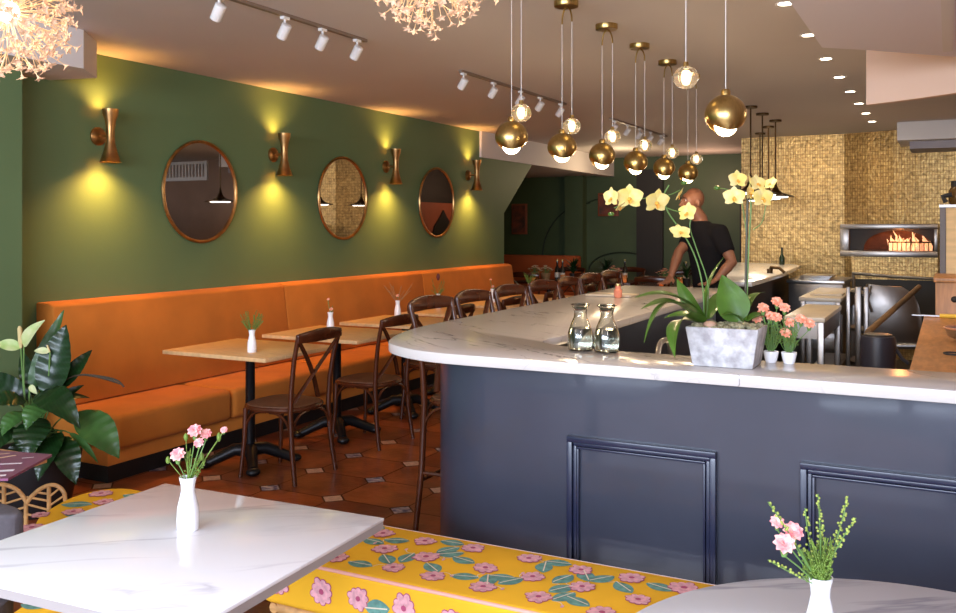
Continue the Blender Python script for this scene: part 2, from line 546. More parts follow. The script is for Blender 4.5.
# ---- floor: octagon tiles with square inserts, one mesh
fl = MB()
fl.box(-7.6, 3.2, -3.2, 15.4, -0.1, -0.006, 3)
px_, py_ = 0.4575, 0.4275
hx, hy = px_ / 2, py_ / 2
c = 0.074
g = 0.004
for i in range(-9, 12):
    for j in range(-15, 26):
        x = -3.57 + px_ * i
        y = 4.225 + py_ * j
        if y < -2.9 or y > 15 or x < -7.4:
            continue
        if x > -0.9 and y > 3.1:
            continue
        # diamond insert
        r = c - g
        fl.add([(x + r, y, 0), (x, y + r, 0), (x - r, y, 0), (x, y - r, 0)], [(0, 1, 2, 3)], 4 if (i + j) % 2 else 5)
        # octagon centred between inserts, cut into two halves by a joint
        cx, cy = x + hx, y + hy
        a, b = hx - g, hy - g
        k = c + g * 0.6
        o8 = [(cx + a - k, cy + b), (cx - a + k, cy + b), (cx - a, cy + b - k), (cx - a, cy - b + k),
              (cx - a + k, cy - b), (cx + a - k, cy - b), (cx + a, cy - b + k), (cx + a, cy + b - k)]
        fl.add([(p[0], p[1], 0) for p in o8], [tuple(range(8))], random.choice((0, 0, 1, 2)))
floor = struct(fl.build('floor', terra + [grout, insertp, insertb], smooth=False))
kf = MB().box(-1.80, 3.15, 3.3, 12.9, 0.0, 0.008)
struct(kf.build('floor_kitchen', kfloor, smooth=False))

# ---- ceiling, soffits
struct(MB().box(-7.6, 3.2, -3.2, 15.4, CEIL, CEIL + 0.1).build('ceiling', white, smooth=False))
b = MB().prism([(WX, 3.95), (-4.81, 4.03), (-4.59, 3.75), (-4.59, -3.1), (WX, -3.1)], 2.49, CEIL)
struct(b.build('ceiling_beam', whitep, smooth=False))
b = MB().prism([(-0.60, -3.1), (-0.60, 5.15), (-0.40, 5.33), (0.1, 5.85), (1.2, 6.6), (3.15, 7.0), (3.15, -3.1)], 2.50, CEIL)
struct(b.build('ceiling_drop_panel', mat('mauve_white_paint', (0.78, 0.73, 0.78, 1), 0.65), smooth=False))
b = MB()
n = 12
outer = []
for i in range(n + 1):
    t = i / n
    outer.append((-0.49 + 1.3 * t, 6.58 - 0.62 * t - 0.55 * t * t))
inner = [(x + 0.03, y + 0.05) for x, y in outer][::-1]
b.prism(outer + inner, 2.358, CEIL)
struct(b.build('ceiling_curved_fascia', mat('blush_paint', (0.80, 0.58, 0.46, 1), 0.6), angle=50))
b = MB().box(-0.52, 0.35, 11.3, 12.2, 2.515, CEIL)
struct(b.build('ceiling_duct_box', whitep, smooth=False))
b = MB().box(-0.40, 0.34, 11.5, 12.2, 2.43, 2.514)
struct(b.build('ceiling_duct_step', greyk, smooth=False))
b = MB().box(-0.03, 0.02, 4.0, 5.5, 2.485, 2.499)
struct(b.build('trim_1', whitep, smooth=False))

# ---- left wall with the sloped end, pilaster
wl = MB()
prof = [(-3.2, 0), (10.7, 0), (10.7, 1.72), (11.6, 2.40), (11.6, 2.40), (10.0, 2.40), (9.9, CEIL), (-3.2, CEIL)]
prof = [(-3.2, 0), (10.7, 0), (10.7, 1.72), (11.6, 2.40), (10.0, 2.40), (10.0, CEIL), (-3.2, CEIL)]
vs = [(WX, y, z) for y, z in prof] + [(WX - 0.18, y, z) for y, z in prof]
n = len(prof)
wl.add(vs, [tuple(range(n)), tuple(range(n, 2 * n))[::-1]] + [(i, i + n, (i + 1) % n + n, (i + 1) % n) for i in range(n)])
struct(wl.build('wall_left', green, smooth=False))
struct(MB().box(WX - 0.18, WX + 0.03, 10.0, 15.0, 2.40, CEIL).build('ceiling_soffit_left', whitep, smooth=False))
struct(MB().box(-7.5, WX - 0.18, 10.5, 15.0, 2.42, CEIL - .002).build('ceiling_recess', whitep, smooth=False))
struct(MB().box(WX, -4.90, 2.3, 3.57, 0, 2.49).build('wall_left_pilaster', green, smooth=False))
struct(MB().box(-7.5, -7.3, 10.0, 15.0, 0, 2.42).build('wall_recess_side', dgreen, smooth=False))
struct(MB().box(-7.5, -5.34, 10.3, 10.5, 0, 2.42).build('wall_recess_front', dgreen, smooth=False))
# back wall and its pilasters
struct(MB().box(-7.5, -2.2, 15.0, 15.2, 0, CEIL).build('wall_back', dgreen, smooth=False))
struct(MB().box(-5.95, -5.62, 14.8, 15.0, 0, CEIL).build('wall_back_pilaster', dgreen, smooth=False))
struct(MB().box(-4.70, -4.25, 14.93, 15.0, 0, 2.5).build('door_1', darkk, smooth=False))
struct(MB().box(-2.98, -2.47, 14.9, 15.0, 0, 2.45).build('door_2', darkk, smooth=False))
a = MB()
a.tube([(-6.45 + 0.9 * (1 - math.cos(t)) , 14.985, 1.0 + 0.95 * math.sin(t)) for t in [i * PI / 2 / 14 for i in range(15)]] , 0.012, 6)
a.tube([(-5.60 + 0.02 * i, 14.985, 1.95 + 0.06 * math.sin(i / 20 * PI)) for i in range(16)], 0.012, 6)
struct(a.build('trim_2', arcpaint))
a = MB()
a.tube([(-4.95 + 0.62 * math.cos(t), 14.985, 0.78 + 0.32 * math.sin(t)) for t in [i * PI / 16 for i in range(17)]], 0.014, 6)
struct(a.build('trim_3', arcpaint))
# gold block, recess of the oven, kitchen back wall
GY = 12.4
struct(MB().box(-2.46, -1.18, GY, GY + 0.5, 0, CEIL).build('wall_gold', gold, smooth=False))
gw = MB()
pl = [(-1.18, GY), (-0.9, GY - 0.10), (-0.6, GY - 0.18), (-0.3, GY - 0.235), (0.0, GY - 0.27), (0.55, GY - 0.30)]
for i in range(5):
    (x0, y0), (x1, y1) = pl[i], pl[i + 1]
    gw.prism([(x0, y0), (x1, y1), (x1, y1 + 0.4), (x0, y0 + 0.4)], 0, CEIL)
struct(gw.build('wall_gold_recess', gold, smooth=False))
struct(MB().box(-2.46, -2.30, GY + 0.5, 15.0, 1.95, CEIL).build('wall_passage_upper', darkk, smooth=False))
rw = MB().box(-2.46, -2.30, GY + 0.5, 15.0, 0, 1.949)
struct(rw.build('wall_passage', redwall, smooth=False))
ar = MB()
ar.prism([(0, 0)] and [(13.35, 0), (14.15, 0), (14.15, 1.55), (14.05, 1.8), (13.85, 2.0), (13.75, 2.12), (13.65, 2.0), (13.45, 1.8), (13.35, 1.55)], 0, 0.03)
for i, v in enumerate(ar.v):
    ar.v[i] = Vector((-2.46 - v.z, v.x, v.y * 0.86))
struct(ar.build('door_3', darkk, smooth=False))
struct(MB().box(0.55, 3.2, 12.1, 12.3, 0, CEIL).build('wall_kitchen_back', brownwall, smooth=False))
struct(MB().box(3.0, 3.2, -3.2, 12.3, 0, CEIL).build('wall_right', brownwall, smooth=False))
# shop front with a wide window behind the camera
ff = MB()
ff.box(-7.5, 3.2, -3.3, -3.15, 0, 0.35)
ff.box(-7.5, 3.2, -3.3, -3.15, 2.55, CEIL)
ff.box(-5.3, -4.5, -3.3, -3.15, 0.35, 2.55)
ff.box(2.6, 3.2, -3.3, -3.15, 0.35, 2.55)
struct(ff.build('wall_front', greyk, smooth=False))

# ---- ventilation grille of the kitchen wall (seen in the first mirror)
vg = thing('wall_grille', 'white framed vertical slat grille high on the brown kitchen wall', 'grille', (0, 0, 0))
m_ = MB()
m_.box(1.35, 2.45, 12.06, 12.1, 2.36, 2.42); m_.box(1.35, 2.45, 12.06, 12.1, 2.65, 2.70)
m_.box(1.35, 1.41, 12.06, 12.1, 2.42, 2.65); m_.box(2.39, 2.45, 12.06, 12.1, 2.42, 2.65)
m_.build('frame', whitem, vg)
m_ = MB()
for i in range(12):
    m_.box(1.46 + i * 0.078, 1.49 + i * 0.078, 12.07, 12.1, 2.42, 2.65)
m_.build('slats', whitem, vg)

# ================================================================== BANQUETTE
def banquette():
    root = thing('banquette_bench', 'long orange velvet banquette running along the green wall', 'bench', (0, 0, 0))
    y0, y1 = 3.84, 10.6
    # backrest panels
    seams = [y0, 6.08, 8.35, y1]
    for i in range(3):
        a, e = seams[i] + 0.003, seams[i + 1] - 0.003
        m = MB()
        vs = []
        pr = [(-5.145, 0.42), (-5.145, 1.065), (-5.03, 1.065), (-4.985, 1.045), (-4.90, 0.42)]
        n = len(pr)
        vs = [(x, a, z) for x, z in pr] + [(x, e, z) for x, z in pr]
        m.add(vs, [tuple(range(n)), tuple(range(n, 2 * n))[::-1]] + [(k, k + n, (k + 1) % n + n, (k + 1) % n) for k in range(n)])
        m.build('backrest', orange, root, bevel=0.012, seg=3)
    ss = [y0, 4.85, 6.1, 7.3, 8.5, 9.6, y1]
    for i in range(6):
        a, e = ss[i] + 0.002, ss[i + 1] - 0.002
        m = MB()
        m.box(-5.10, -4.42, a, e, 0.20, 0.415)
        m.build('seat_cushion', orange, root, bevel=0.045, seg=4)
    m = MB()
    m.box(-5.14, -4.50, y0 + 0.01, y1 - 0.01, 0.10, 0.198)
    m.build('plinth', oranged, root, bevel=0.005)
    MB().box(-5.13, -4.50, y0 + 0.012, y1 - 0.02, 0.0, 0.10).build('kickboard', black, root)
    return root


banquette()
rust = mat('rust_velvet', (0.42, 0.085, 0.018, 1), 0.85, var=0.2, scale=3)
r = thing('banquette_bench', 'shadowed rust banquette in the far recess past the sloped wall', 'bench', (0, 0, 0))
MB().box(-7.28, -5.62, 14.45, 14.75, 0.44, 1.04).build('backrest', rust, r, bevel=0.03)
MB().box(-7.28, -5.62, 13.9, 14.45, 0.12, 0.44).build('seat_cushion', rust, r, bevel=0.03)
MB().box(-7.2, -5.7, 14.0, 14.7, 0.0, 0.12).build('kickboard', black, r)

# ================================================================== MIRRORS AND SCONCES
mdat = [(5.27, 'first and largest round brass mirror reflecting the slatted grille and kitchen lamp'),
        (7.13, 'round brass mirror in the middle of the green wall reflecting gold tiles'),
        (8.92, 'round brass mirror nearest the sloped wall end reflecting the dark passage')]
mr = None
for i, (y, lab) in enumerate(mdat):
    if mr is None:
        mr = thing('wall_mirror', lab, 'mirror', (WX, y, 1.815), 0, 'round mirrors on the green wall')
        R = 0.385
        m = MB()
        m.tube([(0.02, R * math.cos(t), R * math.sin(t)) for t in [2 * PI * k / 64 for k in range(64)]], 0.013, 8, closed=True)
        m.build('frame', copper, mr)
        m = MB()
        pts = [(R * math.cos(2 * PI * k / 64), R * math.sin(2 * PI * k / 64)) for k in range(64)]
        vs = [(0.018, p[0], p[1]) for p in pts] + [(0.002, p[0], p[1]) for p in pts]
        m.add(vs, [tuple(range(64)), tuple(range(64, 128))[::-1]] + [(k, k + 64, (k + 1) % 64 + 64, (k + 1) % 64) for k in range(64)])
        m.build('glass', mirrorm, mr, smooth=False)
    else:
        dup(mr, (WX, y, 1.815), None, lab)

slab = ['antique brass wall sconce left of the first mirror, nearest the white ceiling beam',
        'antique brass wall sconce between the grille-reflecting mirror and the gold-reflecting mirror',
        'antique brass wall sconce between the gold-reflecting mirror and the dark-reflecting mirror',
        'antique brass wall sconce beyond the last mirror, by the sloped wall end']
sc = None
for i, y in enumerate((4.32, 6.13, 7.89, 9.69)):
    if sc is None:
        sc = thing('wall_sconce', slab[i], 'wall lamp', (WX, y, 2.16), 0, 'hourglass sconces on the green wall')
        m = MB()
        m.M = Matrix.Rotation(PI / 2, 4, 'Y')
        m.lathe([(0.062, 0.0), (0.062, 0.012), (0.05, 0.022), (0.02, 0.03)], n=28)
        m.build('wall_plate', copper, sc)
        MB().tube([(0.02, 0, 0), (0.10, 0, 0)], 0.011, 10).build('arm', copper, sc)
        m = MB()
        m.lathe([(0.048, 0.175), (0.044, 0.17), (0.048, 0.178), (0.054, 0.178), (0.050, 0.14), (0.036, 0.10), (0.029, 0.045), (0.028, 0.0),
                 (0.031, -0.05), (0.047, -0.115), (0.068, -0.178), (0.074, -0.182), (0.066, -0.178), (0.042, -0.11)],
                (0.125, 0, 0), 28, cap=False)
        m.lathe([(0.026, 0.03), (0.0265, 0.031)], (0.125, 0, 0), 16)
        m.lathe([(0.026, -0.03), (0.0265, -0.031)], (0.125, 0, 0), 16)
        m.build('shade', copper, sc)
        m = MB()
        m.tube([(0.125 + 0.047 * math.cos(t), 0.047 * math.sin(t), 0.14) for t in [2 * PI * k / 28 for k in range(28)]], 0.003, 6, closed=True)
        m.tube([(0.125 + 0.044 * math.cos(t), 0.044 * math.sin(t), -0.11) for t in [2 * PI * k / 28 for k in range(28)]], 0.003, 6, closed=True)
        m.build('ring', brass, sc)
        cur = sc
    else:
        cur = dup(sc, (WX, y, 2.16), None, slab[i])
    for sgn in (1, -1):
        for (dx, en, ang, bl) in ((0.17, 8.0 if sgn > 0 else 34.0, 140, 1.0), (0.07, 9.0, 140, 1.0)):
            l = lamp('SPOT', 'sconce_light', (WX + dx, y, 2.16 + sgn * 0.155), en, (1.0, 0.46, 0.11), 0.012, spot_size=math.radians(ang), spot_blend=bl)
            aim(l, (WX + dx - 0.01, y, 2.16 + sgn * 2))

# ================================================================== DINING TABLES
def small_vase(parent=None, h=0.14):
    m = MB()
    k = h / 0.14
    m.lathe([(0.026, 0), (0.0285, 0.004), (0.029, 0.03), (0.0275, 0.06), (0.021, 0.088), (0.0175, 0.105), (0.0185, 0.12), (0.0225, 0.137),
             (0.0225, 0.14), (0.020, 0.14), (0.015, 0.115), (0.016, 0.1)], (0, 0, 0), 28, cap=False)
    m.lathe([(0.026, 0.0), (0.001, 0.0002)], n=28, cap=False)
    m.lathe([(0.001, 0.099), (0.016, 0.1)], n=28, cap=False)
    m.v = [v * k for v in m.v]
    return m


def dining_table(y, label):
    t = thing('dining_table', label, 'table', (-4.03, y, 0), 0, 'wooden tables along the banquette')
    return t


tl = ['first light wooden dining table from the plant end, top corner over orange seat',
      'second light wooden dining table along the banquette, behind the nearest chair back',
      'third wooden dining table along the banquette, partly behind the bar corner',
      'fourth wooden dining table along the banquette, small leafy vase on it',
      'fifth wooden dining table along the banquette, behind the bar stool backs',
      'sixth wooden dining table, last one before the banquette ends']
ty = [4.575, 5.52, 6.47, 7.42, 8.37, 9.32]
t0 = thing('dining_table', tl[0], 'table', (-4.03, ty[0], 0), 0, 'wooden tables along the banquette')
m = MB().box(-0.42, 0.42, -0.345, 0.345, 0.735, 0.76)
m.build('tabletop', oak, t0, bevel=0.003)
m = MB()
m.lathe([(0.10, 0.728), (0.10, 0.734)], n=16)
m.lathe([(0.032, 0.08), (0.03, 0.70), (0.05, 0.728)], n=16)
m.build('pedestal', iron, t0)
for k in range(4):
    a = PI / 4 + k * PI / 2
    dx, dy = math.cos(a), math.sin(a)
    m = MB()
    m.tube([(0.02 * dx, 0.02 * dy, 0.10), (0.10 * dx, 0.10 * dy, 0.105), (0.20 * dx, 0.20 * dy, 0.06), (0.27 * dx, 0.27 * dy, 0.03)], [0.045, 0.040, 0.034, 0.032], 10)
    m.ball((0.285 * dx, 0.285 * dy, 0.026), (0.046, 0.046, 0.026), 12)
    m.build('foot', iron, t0)
for i in range(1, 6):
    dup(t0, (-4.03, ty[i], 0), None, tl[i])

# vases with flowers on the dining tables
def sprig(m, base, tip, kind, n=14, bend=0.02, mi=0, ms=1):
    base, tip = Vector(base), Vector(tip)
    mid = (base + tip) / 2 + Vector((random.uniform(-bend, bend), random.uniform(-bend, bend), 0))
    pts = [base * (1 - u) ** 2 + mid * 2 * u * (1 - u) + tip * u * u for u in [k / 6 for k in range(7)]]
    m.tube(pts, 0.0011, 5, m=mi)
    for k in range(n):
        u = 0.35 + 0.65 * k / n
        p = base * (1 - u) ** 2 + mid * 2 * u * (1 - u) + tip * u * u
        a = random.uniform(0, 2 * PI)
        q = p + Vector((math.cos(a), math.sin(a), 0.5)) * (0.009 * (1.25 - u))
        m.tube([p, q], 0.0005, 4, m=mi)
        m.ball(q, 0.0026 if kind == 'seed' else 0.002, 6, m=ms, k=4)


def carnation(name, c, r, matl, parent, stem_from=None, tilt=(0.35, -0.75, 0.75)):
    c = Vector(c)
    m = MB()
    m.M = Matrix.Translation(c) @ Vector((0, 0, 1)).rotation_difference(Vector(tilt).normalized()).to_matrix().to_4x4()
    c0, c = c, Vector((0, 0, 0))
    rnd = random.Random(int(abs(c0.x * 7919 + c0.z * 6101) * 1000) & 0xffff)
    for ring, (rr, zz, npt) in enumerate(((r, 0.0, 9), (r * 0.78, r * 0.22, 8), (r * 0.5, r * 0.42, 6))):
        for k in range(npt):
            a = 2 * PI * k / npt + ring * 0.4
            d = Vector((math.cos(a), math.sin(a), 0.15 + 0.35 * ring))
            m.blade(c + Vector((0, 0, zz * 0.5)), c + d.normalized() * rr + Vector((0, 0, zz * 0.4 + rnd.uniform(-.1, .1) * r)), rr * 0.85,
                    (0, 0, 1), 0.08, 0.3, k=4, shape='petal')
    h = m.build('blossom', matl, parent)
    m = MB()
    c = c0
    m.tube([c + Vector((0, 0, -r * 1.1)), c + Vector((0, 0, -r * 0.5)), c + Vector((0, 0, 0))], [r * 0.22, r * 0.38, r * 0.42], 8)
    if stem_from is not None:
        m.tube([stem_from, (Vector(stem_from) * 0.4 + c * 0.6) + Vector((0, 0, -0.01)), c + Vector((0, 0, -r))], 0.0015, 6)
    m.build('stem', stemm, parent)
    return h


dv = [((-3.88, 4.42, 0.76), 'white bud vase with fuzzy green sprigs on the first wooden table', 'green'),
      ((-4.15, 5.60, 0.76), 'white bud vase with small red blossoms on the second wooden table', 'red'),
      ((-4.28, 6.75, 0.76), 'white bud vase with splayed dried grass on the third wooden table', 'dry'),
      ((-4.36, 7.60, 0.76), 'white bud vase with leafy sprig and dark bud on the fourth wooden table', 'leafy'),
      ((-4.2, 8.45, 0.76), 'white bud vase with orange blossom on the fifth wooden table', 'red'),
      ((-4.2, 9.40, 0.76), 'white bud vase with yellow sprigs on the last banquette table', 'green')]
for loc, lab, kind in dv:
    t = thing('bud_vase', lab, 'vase', loc, 0, 'bud vases on the wooden tables')
    small_vase().build('vase', ceramic, t)
    m = MB()
    if kind == 'green':
        for k in range(22):
            a = random.uniform(0, 2 * PI)
            sprig(m, (0, 0, 0.11), (0.07 * math.cos(a), 0.07 * math.sin(a), 0.19 + random.uniform(0, 0.08)), 'seed', 16)
        m.build('greenery', [stemm, ferny], t)
    elif kind == 'dry':
        for k in range(14):
            a = random.uniform(0, 2 * PI)
            rr = random.uniform(0.06, 0.16)
            sprig(m, (0, 0, 0.11), (rr * math.cos(a), rr * math.sin(a), 0.26 + random.uniform(-0.04, 0.04)), 'seed', 6)
        m.build('dried_grass', [dried, dried], t)
        carnation('b', (0.0, 0.0, 0.18), 0.016, coral, t, (0, 0, 0.1))
    elif kind == 'red':
        for k in range(3):
            sprig(m, (0, 0, 0.11), (0.03 * (k - 1), 0.03 * (k % 2), 0.22 - 0.03 * k), 'seed', 6)
        m.build('greenery', [stemm, ferny], t)
        carnation('b', (0.0, 0.01, 0.16), 0.016, coral, t, (0, 0, 0.1))
        carnation('b', (-0.02, 0.0, 0.235), 0.012, coral, t, (0, 0, 0.1))
    else:
        for k in range(12):
            a = random.uniform(0, 2 * PI)
            sprig(m, (0, 0, 0.11), (0.075 * math.cos(a), 0.075 * math.sin(a), 0.17 + random.uniform(0, 0.12)), 'seed', 14)
        m.build('greenery', [stemm, ferny], t)
        m = MB().ball((0, 0, 0.30), (0.018, 0.018, 0.035), 10)
        m.build('bud', mat('dark_red_bud', (0.12, 0.02, 0.02, 1), 0.5), t)

# ================================================================== CROSS-BACK CHAIRS
def bez(p0, p1, p2, n=8):
    p0, p1, p2 = Vector(p0), Vector(p1), Vector(p2)
    return [p0 * (1 - u) ** 2 + p1 * 2 * u * (1 - u) + p2 * u * u for u in [k / n for k in range(n + 1)]]


def crossback(name, label, cat, sz, top, loc, rz, group, ring=False):
    """sitter looks to +Y, the back stands at -Y"""
    t = thing(name, label, cat, loc, rz, group)
    hw = 0.205
    # seat
    m = MB()
    poly = []
    for k in range(32):
        a = 2 * PI * k / 32
        ca, sa = math.cos(a), math.sin(a)
        poly.append((0.215 * math.copysign(abs(ca) ** 0.7, ca) * (1.0 if sa > 0 else 0.93), 0.205 * math.copysign(abs(sa) ** 0.7, sa)))
    m.prism(poly, sz - 0.022, sz)
    m.build('seat', seatw, t, bevel=0.006)
    m = MB()
    m.tube([(p[0] * 1.0, p[1] * 1.0, sz - 0.022) for p in poly], 0.016, 8, closed=True)
    m.build('seat_rim', walnut, t)
    # rear posts: one bent piece from the floor to the crest
    for s in (-1, 1):
        m = MB()
        pts = [(s * (hw + 0.005), -0.235, 0), (s * (hw - 0.005), -0.205, sz * 0.45), (s * (hw - 0.01), -0.19, sz - 0.03), (s * (hw - 0.008), -0.20, sz + (top - sz) * 0.3),
               (s * hw, -0.225, sz + (top - sz) * 0.65), (s * (hw + 0.012), -0.265, top - 0.012)]
        m.tube(pts, [0.014, 0.016, 0.017, 0.0155, 0.0145, 0.014], 10)
        m.build('leg', walnut, t)
    # front legs
    for s in (-1, 1):
        m = MB()
        m.tube([(s * 0.175, 0.165, sz - 0.03), (s * 0.18, 0.17, sz * 0.5), (s * 0.195, 0.19, 0)], [0.017, 0.015, 0.012], 10)
        m.build('leg', walnut, t)
    # crest rail
    m = MB()
    n = 12
    rows = []
    for k in range(n + 1):
        u = k / n * 2 - 1
        x = u * (hw + 0.022)
        y = -0.262 - 0.035 * (1 - u * u)
        hgt = 0.026 + 0.012 * (1 - u * u)
        zc = top - 0.028 + 0.012 * (1 - u * u)
        for dy, dz in ((-0.011, -hgt), (0.011, -hgt), (0.013, 0), (0.009, hgt), (-0.009, hgt), (-0.013, 0)):
            rows.append((x, y + dy, zc + dz))
    fs = []
    for k in range(n):
        for j in range(6):
            fs.append((k * 6 + j, k * 6 + (j + 1) % 6, (k + 1) * 6 + (j + 1) % 6, (k + 1) * 6 + j))
    fs.append((0, 1, 2, 3, 4, 5)[::-1]); fs.append(tuple(n * 6 + j for j in range(6)))
    m.add(rows, fs)
    m.build('crest_rail', walnut, t, bevel=0.004)
    # crossed slats that run down into the seat sides
    for s in (-1, 1):
        m = MB()
        zt = top - 0.055
        pts = bez((s * (hw - 0.005), -0.262, zt), (s * 0.02, -0.235 - s * 0.008, sz + (top - sz) * 0.52), (-s * 0.125, -0.16, sz + 0.02), 10)
        m.tube(pts, 0.0165, 8, flat=0.45)
        m.build('cross_slat', walnut, t)
    # bentwood braces under the seat
    for (ax, ay, bx, by) in ((-0.2, -0.2, 0.2, -0.2), (-0.18, 0.168, 0.18, 0.168), (-0.2, -0.2, -0.18, 0.168), (0.2, -0.2, 0.18, 0.168)):
        m = MB()
        A, B = Vector((ax, ay, 0)), Vector((bx, by, 0))
        for P, Q in ((A, B), (B, A)):
            zt = sz - 0.038
            mid = P.lerp(Q, 0.46)
            m.tube(bez(P + Vector((0, 0, zt - 0.15)), P.lerp(Q, 0.06) + Vector((0, 0, zt + 0.01)), mid + Vector((0, 0, zt)), 8), 0.0085, 6)
        m.build('brace', walnut, t)
    if ring:
        for z, pr in ((0.26, ((-0.2, -0.21), (0.2, -0.21))), (0.26, ((-0.19, 0.18), (0.19, 0.18))), (0.30, ((-0.2, -0.21), (-0.19, 0.18))), (0.30, ((0.2, -0.21), (0.19, 0.18)))):
            MB().tube([(pr[0][0], pr[0][1], z), (pr[1][0], pr[1][1], z)], 0.010, 8).build('stretcher', walnut, t)
    return t


chl = ['cross-back wooden chair nearest the plant, pulled to the first wooden table',
       'cross-back wooden chair at the second table, its seat left of the bar corner',
       'cross-back wooden chair at the third table, half hidden behind the bar corner',
       'cross-back wooden chair at the fourth table, seen between bar stool backs',
       'cross-back wooden chair at the fifth table, behind the bar stools',
       'cross-back wooden chair at the last banquette table, behind the bar stools']
ch = crossback('dining_chair', chl[0], 'chair', 0.455, 0.905, (-3.70, 4.52, 0), PI / 2 + 0.03, 'cross-back chairs facing the banquette')
for i, y in enumerate((5.49, 6.42, 7.40, 8.34, 9.28)):
    dup(ch, (-3.72 - 0.01 * (i % 2), y, 0), PI / 2 + (-0.04, 0.05, -0.03, 0.02, 0.0)[i], chl[i + 1])
stl = ['cross-back bar stool closest to the bar corner, its rear post bending under the counter edge',
       'cross-back bar stool second from the bar corner', 'cross-back bar stool third from the bar corner',
       'cross-back bar stool fourth from the bar corner', 'cross-back bar stool fifth from the bar corner',
       'cross-back bar stool sixth from the bar corner', 'cross-back bar stool seventh from the bar corner, last before the leaning man',]
sy = [4.17, 4.68, 5.20, 5.74, 6.25, 6.74, 7.25]
st = crossback('bar_stool', stl[0], 'bar stool', 0.68, 1.16, (-2.17, sy[0], 0.008), -PI / 2 , 'bar stools along the left side of the bar', ring=True)
st.location.z = 0.0
for i in range(1, 7):
    dup(st, (-2.17 - 0.012 * i, sy[i], 0), -PI / 2 + random.uniform(-0.06, 0.06), stl[i])

# ================================================================== THE BAR
CZ = 1.07
def catmull(pts, n=6):
    out = []
    P = [Vector((p[0], p[1], 0)) for p in pts]
    P = [P[0] * 2 - P[1]] + P + [P[-1] * 2 - P[-2]]
    for i in range(1, len(P) - 2):
        for k in range(n):
            u = k / n
            a, b_, c_, d_ = P[i - 1], P[i], P[i + 1], P[i + 2]
            q = 0.5 * ((2 * b_) + (c_ - a) * u + (2 * a - 5 * b_ + 4 * c_ - d_) * u * u + (3 * b_ - a - 3 * c_ + d_) * u ** 3)
            out.append((q.x, q.y))
    out.append((P[-2].x, P[-2].y))
    return out


bar = thing('bar_counter', 'large navy panelled bar with white veined quartz counter and rounded corner', 'bar', (0, 0, 0))
outer = [(1.6, 2.99)] + catmull([(0.2, 3.0), (-0.7, 3.0), (-1.40, 2.99), (-1.66, 2.99), (-1.82, 3.02), (-1.96, 3.09), (-2.06, 3.18), (-2.13, 3.31), (-2.19, 3.48), (-2.235, 3.70),
                                 (-2.255, 4.0), (-2.265, 4.6), (-2.28, 5.6), (-2.33, 7.1)], 6)
inner = catmull([(-1.49, 7.1), (-1.49, 5.2), (-1.49, 4.1), (-1.505, 3.72), (-1.52, 3.60), (-1.50, 3.49), (-1.42, 3.42), (-1.25, 3.37), (-0.9, 3.355), (0.2, 3.37)], 5) + [(1.6, 3.37)]
top = MB().prism(outer + inner, CZ - 0.04, CZ)
top.build('countertop', counterm, bar, bevel=0.004, angle=30)
# body with rounded corner
bo = [(1.6, 3.09), (-1.565, 3.10)]
for k in range(1, 13):
    t = PI / 2 * k / 12
    bo.append((-1.565 - 0.35 * math.sin(t), 3.45 - 0.35 * math.cos(t)))
bo += [(-1.915, 7.0)]
bi = [(-1.58, 7.0), (-1.58, 3.62), (-1.5, 3.46), (-1.35, 3.40), (1.6, 3.31)]
MB().prism(bo + bi, 0.10, CZ - 0.04).build('front_panel', navy, bar, angle=30)
ks = [(x, y + 0.03) if i < 2 else (x + 0.03, y + 0.02) for i, (x, y) in enumerate(bo)]
MB().prism([(1.6, 3.14), (-1.565, 3.15), (-1.80, 3.28), (-1.86, 3.5), (-1.86, 6.98)] + bi, 0.0, 0.10).build('kickboard', black, bar)


def moulding(x0, x1, z0, z1, y):
    m = MB()
    for (w, d, off) in ((0.020, 0.024, 0.0), (0.012, 0.014, 0.022), (0.008, 0.018, 0.036)):
        a0, a1, b0, b1 = x0 + off, x1 - off, z0 + off, z1 - off
        m.box(a0, a1, y - d, y, b1 - w, b1)
        m.box(a0, a1, y - d, y, b0, b0 + w)
        m.box(a0, a0 + w, y - d, y, b0 + w, b1 - w)
        m.box(a1 - w, a1, y - d, y, b0 + w, b1 - w)
    return m.build('moulding', navytrim, bar, bevel=0.002)


moulding(-1.23, -0.695, 0.16, 0.79, 3.0995)
moulding(-0.425, 0.32, 0.16, 0.79, 3.0955)
moulding(0.55, 1.2, 0.16, 0.777, 3.0925)
# pit behind the counter: steel back-bar shelf with sink
sk = thing('bar_sink', 'steel bar sink unit set below the counter behind the carafes', 'sink', (0, 0, 0))
MB().box(-1.40, -0.2, 3.45, 3.83, 0.02, 0.86).build('cabinet', dsteel, sk, bevel=0.004)
m = MB()
m.box(-1.40, -1.30, 3.45, 3.92, 0.862, 0.88); m.box(-0.95, -0.18, 3.45, 3.84, 0.862, 0.88)
m.box(-1.30, -0.95, 3.45, 3.52, 0.862, 0.88); m.box(-1.30, -0.95, 3.85, 3.92, 0.862, 0.88)
m.build('worktop', steel, sk)
m = MB()
m.tube(bez((-1.06, 3.86, 0.88), (-1.06, 3.86, 1.06), (-1.06, 3.80, 1.065), 6) + bez((-1.06, 3.80, 1.065), (-1.07, 3.68, 1.09), (-1.05, 3.62, 1.0), 8)[1:], 0.012, 10)
m.build('tap', steel, sk)
lamp('POINT', 'bar_shelf_light', (-1.0, 4.6, 0.7), 3, WARM, 0.1)

